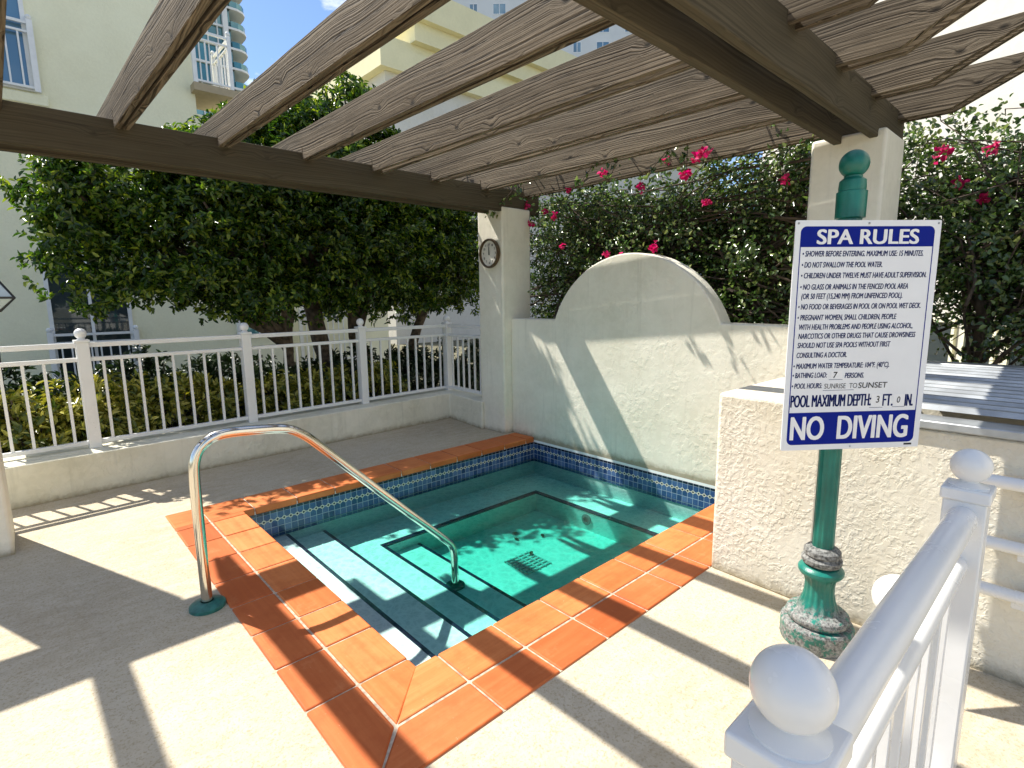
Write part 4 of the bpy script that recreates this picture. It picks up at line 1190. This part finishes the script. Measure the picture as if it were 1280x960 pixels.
def balcony_rail(parent, pts, z0, h, n, mat_, name='balcony_railing', r=0.012, post=0.04, ball=True):
    b = MB()
    for p, q in zip(pts[:-1], pts[1:]):
        p = Vector((*p, 0)); q = Vector((*q, 0)); d = (q - p); L_ = d.length; d.normalize(); nn = (-d.y, d.x)
        for z, hh in ((z0 + h, 0.022), (z0 + h - 0.14, 0.016), (z0 + 0.06, 0.018)): b.obox((p + q) / 2, (d.x, d.y), nn, L_ / 2 - post, 0.02, z - hh, z + hh)
        k = max(2, int(L_ / n))
        for i in range(1, k): b.obox(p + d * (L_ * i / k), (d.x, d.y), nn, r, r, z0 + 0.06, z0 + h - 0.14)

    for e_ in pts:
        b.box((e_[0] - post, e_[1] - post, z0 - 0.002), (e_[0] + post, e_[1] + post, z0 + h + 0.05))
        if ball: b.ball((e_[0], e_[1], z0 + h + 0.09), 0.045, 10, 6)
    return b.build(name, mat_, parent)

WY = 10.5
ab = thing('apartment_building', (-1, WY, 0), 'pale yellow stucco apartment building with white juliet railings behind the trees', 'building')
b = MB(); b.box((-9, WY, -0.2), (1.93, WY + 9, 7.75)); b.box((1.93, WY + 0.003, -0.2), (3.4, WY + 9, 5.3)); b.box((3.4, WY + 1.2, -0.2), (6.6, WY + 9, 3.6))
b.build('wall', M['stucco_yellow'], ab)
window(ab, (-0.12, WY, 0.10), (1, 0, 0), 1.20, 2.7, (0, -1, 0), M['white_paint_far'], M['pane'], 1)
window(ab, (-1.05, WY, 5.12), (1, 0, 0), 1.15, 2.2, (0, -1, 0), M['white_paint_far'], M['pane_blue'], 1)
window(ab, (2.75, WY, 0.9), (1, 0, 0), 0.9, 1.5, (0, -1, 0), M['white_paint_far'], M['pane_teal'], 1)
window(ab, (4.6, WY + 1.2, 1.2), (1, 0, 0), 0.9, 1.2, (0, -1, 0), M['white_paint_far'], M['pane'], 1)
b = MB(); b.box((-1.85, WY - 0.10, 4.90), (-0.32, WY + 0.05, 5.08)); b.build('sill', M['stucco_yellow'], ab, bevel=0.02)
b = MB(); b.box((-0.88, WY - 0.10, -0.08), (0.62, WY + 0.05, 0.08)); b.build('sill', M['stucco_yellow'], ab, bevel=0.02)
balcony_rail(ab, [(-0.74, WY - 0.12), (0.50, WY - 0.12)], 0.10, 1.0, 0.13, M['white_paint_far'])
balcony_rail(ab, [(-1.72, WY - 0.12), (-0.44, WY - 0.12)], 5.10, 1.05, 0.15, M['white_paint_far'])
b = MB(); b.box((1.86, WY - 0.28, 5.66), (2.68, WY + 0.9, 5.80)); b.build('balcony_slab', plain("tan_slab_edge", (0.42, 0.34, 0.22), 0.8), ab)
balcony_rail(ab, [(1.91, WY - 0.22), (2.55, WY - 0.22), (2.55, WY + 0.85)], 5.80, 0.95, 0.17, M['white_paint_far'], 'balcony_railing', 0.013, 0.035)
balcony_rail(ab, [(4.0, WY + 0.9), (5.4, WY + 0.9)], 0.1, 1.25, 0.13, M['white_paint_far'])

cb = thing('cornice_building', (18, 18, 0), 'low yellow building with stepped cornices seen between the rafters', 'building')
b = MB(); b.box((10.2, 17.4, -0.2), (34, 32, 10.3)); b.build('wall', M['stucco_bright'], cb)
for i, (z0, z1, pr) in enumerate(((10.3, 11.1, 0.35), (11.1, 11.5, 0.15), (11.5, 12.2, 0.5), (12.2, 13.3, 0.8))):
    dx = 0.0 if i < 2 else 1.6
    b = MB(); b.box((10.2 - pr + dx, 17.4 - pr, z0 + 0.002), (34, 32, z1)); b.build('cornice', M['stucco_yellow2'], cb)

# far towers
TX = 2.2
tw = thing('glass_tower', (20, 108, 0), 'tall teal glass tower with curved balconies behind the apartment building', 'tower')
b = MB(); b.box((5, 104, 0), (29.2 + TX, 124, 95)); b.build('core', M['pane_teal'], tw)
b = MB()
for k in range(30):
    z = 3.2 * k; b.box((5, 103.6, z), (29.3 + TX, 104.05, z + 0.35))
for x in np.arange(6, 29.3 + TX, 1.55): b.box((x - 0.09, 103.7, 0), (x + 0.09, 104.02, 95))
b.box((27.9 + TX, 103.3, 0), (28.7 + TX, 104.1, 95))
b.build('mullion_grid', M['tower_white'], tw)
for k in range(8, 24):
    z = 3.2 * k; b = MB()
    pl = [(28.7, 103.4), (30.4, 103.4), (31.4, 103.9), (32.0, 104.8), (32.2, 106.0), (32.2, 120), (28.7, 120)]
    pl = [(x + TX, y) for x, y in pl]; b.prism(pl, z, z + 0.35); o = b.build('balcony_slab', M['tower_white'], tw)
    b = MB(); b.prism([(x + TX, y) for x, y in ((29.2, 103.5), (30.35, 103.5), (31.3, 104.0), (31.88, 104.85), (32.1, 106.0), (32.1, 119.9), (29.2, 119.9))], z + 0.36, z + 1.35); b.build('glass_parapet', M['pane_teal'], o)

hb = thing('high_rise', (70, 68, 0), 'white high rise with blue windows rising beyond the cornice building', 'tower')
A_ = Vector((48, 88, 0)); B_ = Vector((92, 47, 0)); d_ = (B_ - A_).normalized(); o_ = Vector((-d_.y, d_.x, 0))
if o_.dot(Vector((-1, -1, 0))) < 0: o_ = -o_
b = MB(); L_ = (B_ - A_).length
mid = (A_ + B_) / 2 - o_ * 8
b.obox(mid, (d_.x, d_.y), (o_.x, o_.y), L_ / 2, 8, 0, 75); b.build('wall', M['tower_white'], hb)
for k in range(10, 20):
    for j in range(9):
        s_ = 10 + j * 4.4
        p = A_ + d_ * s_; p.z = 3.1 * k
        window(hb, p, d_, 2.3 if j % 2 else 1.5, 1.8, o_, M['white_paint_far'], M['pane_blue'], 1, 0.14)
for k in range(11, 19):
    p = A_ + d_ * 7.0; b = MB()
    b.obox(p + o_ * 0.9, (d_.x, d_.y), (o_.x, o_.y), 2.6, 0.9, 3.1 * k - 0.3, 3.1 * k); sl = b.build('balcony_slab', M['pane_blue'], hb)
    b = MB(); b.obox(p + o_ * 1.75, (d_.x, d_.y), (o_.x, o_.y), 2.6, 0.05, 3.1 * k, 3.1 * k + 1.1); b.build('glass_parapet', M['pane_blue'], sl)

wb = thing('white_building', (9, -1, 0), 'bright white stucco building behind the bougainvillea at the right', 'building')
wd_ = Vector((0.62, 0.785, 0)); wn_ = Vector((-0.785, 0.62, 0)); wp_ = Vector((8.9, -0.7, 0))
b = MB(); b.obox(wp_ - wn_ * 4 - wd_ * 3.5, (wd_.x, wd_.y), (wn_.x, wn_.y), 9.5, 4.0, -0.2, 7.6); b.build('wall', M['stucco_bright'], wb)
for s_ in (0.50, -0.14, -0.80):
    p = wp_ + wd_ * s_; p.z = 0.30
    window(wb, p, wd_, 0.52, 0.95, wn_, M['stucco_yellow'], M['pane'], 0, 0.05)
for s_ in (3.6, -5.0):
    p = wp_ + wd_ * s_; p.z = 3.4
    window(wb, p, wd_, 1.4, 1.6, wn_, M['white_paint_far'], M['pane'], 1)

for o in bpy.data.objects:
    if '_o' in o: del o['_o']
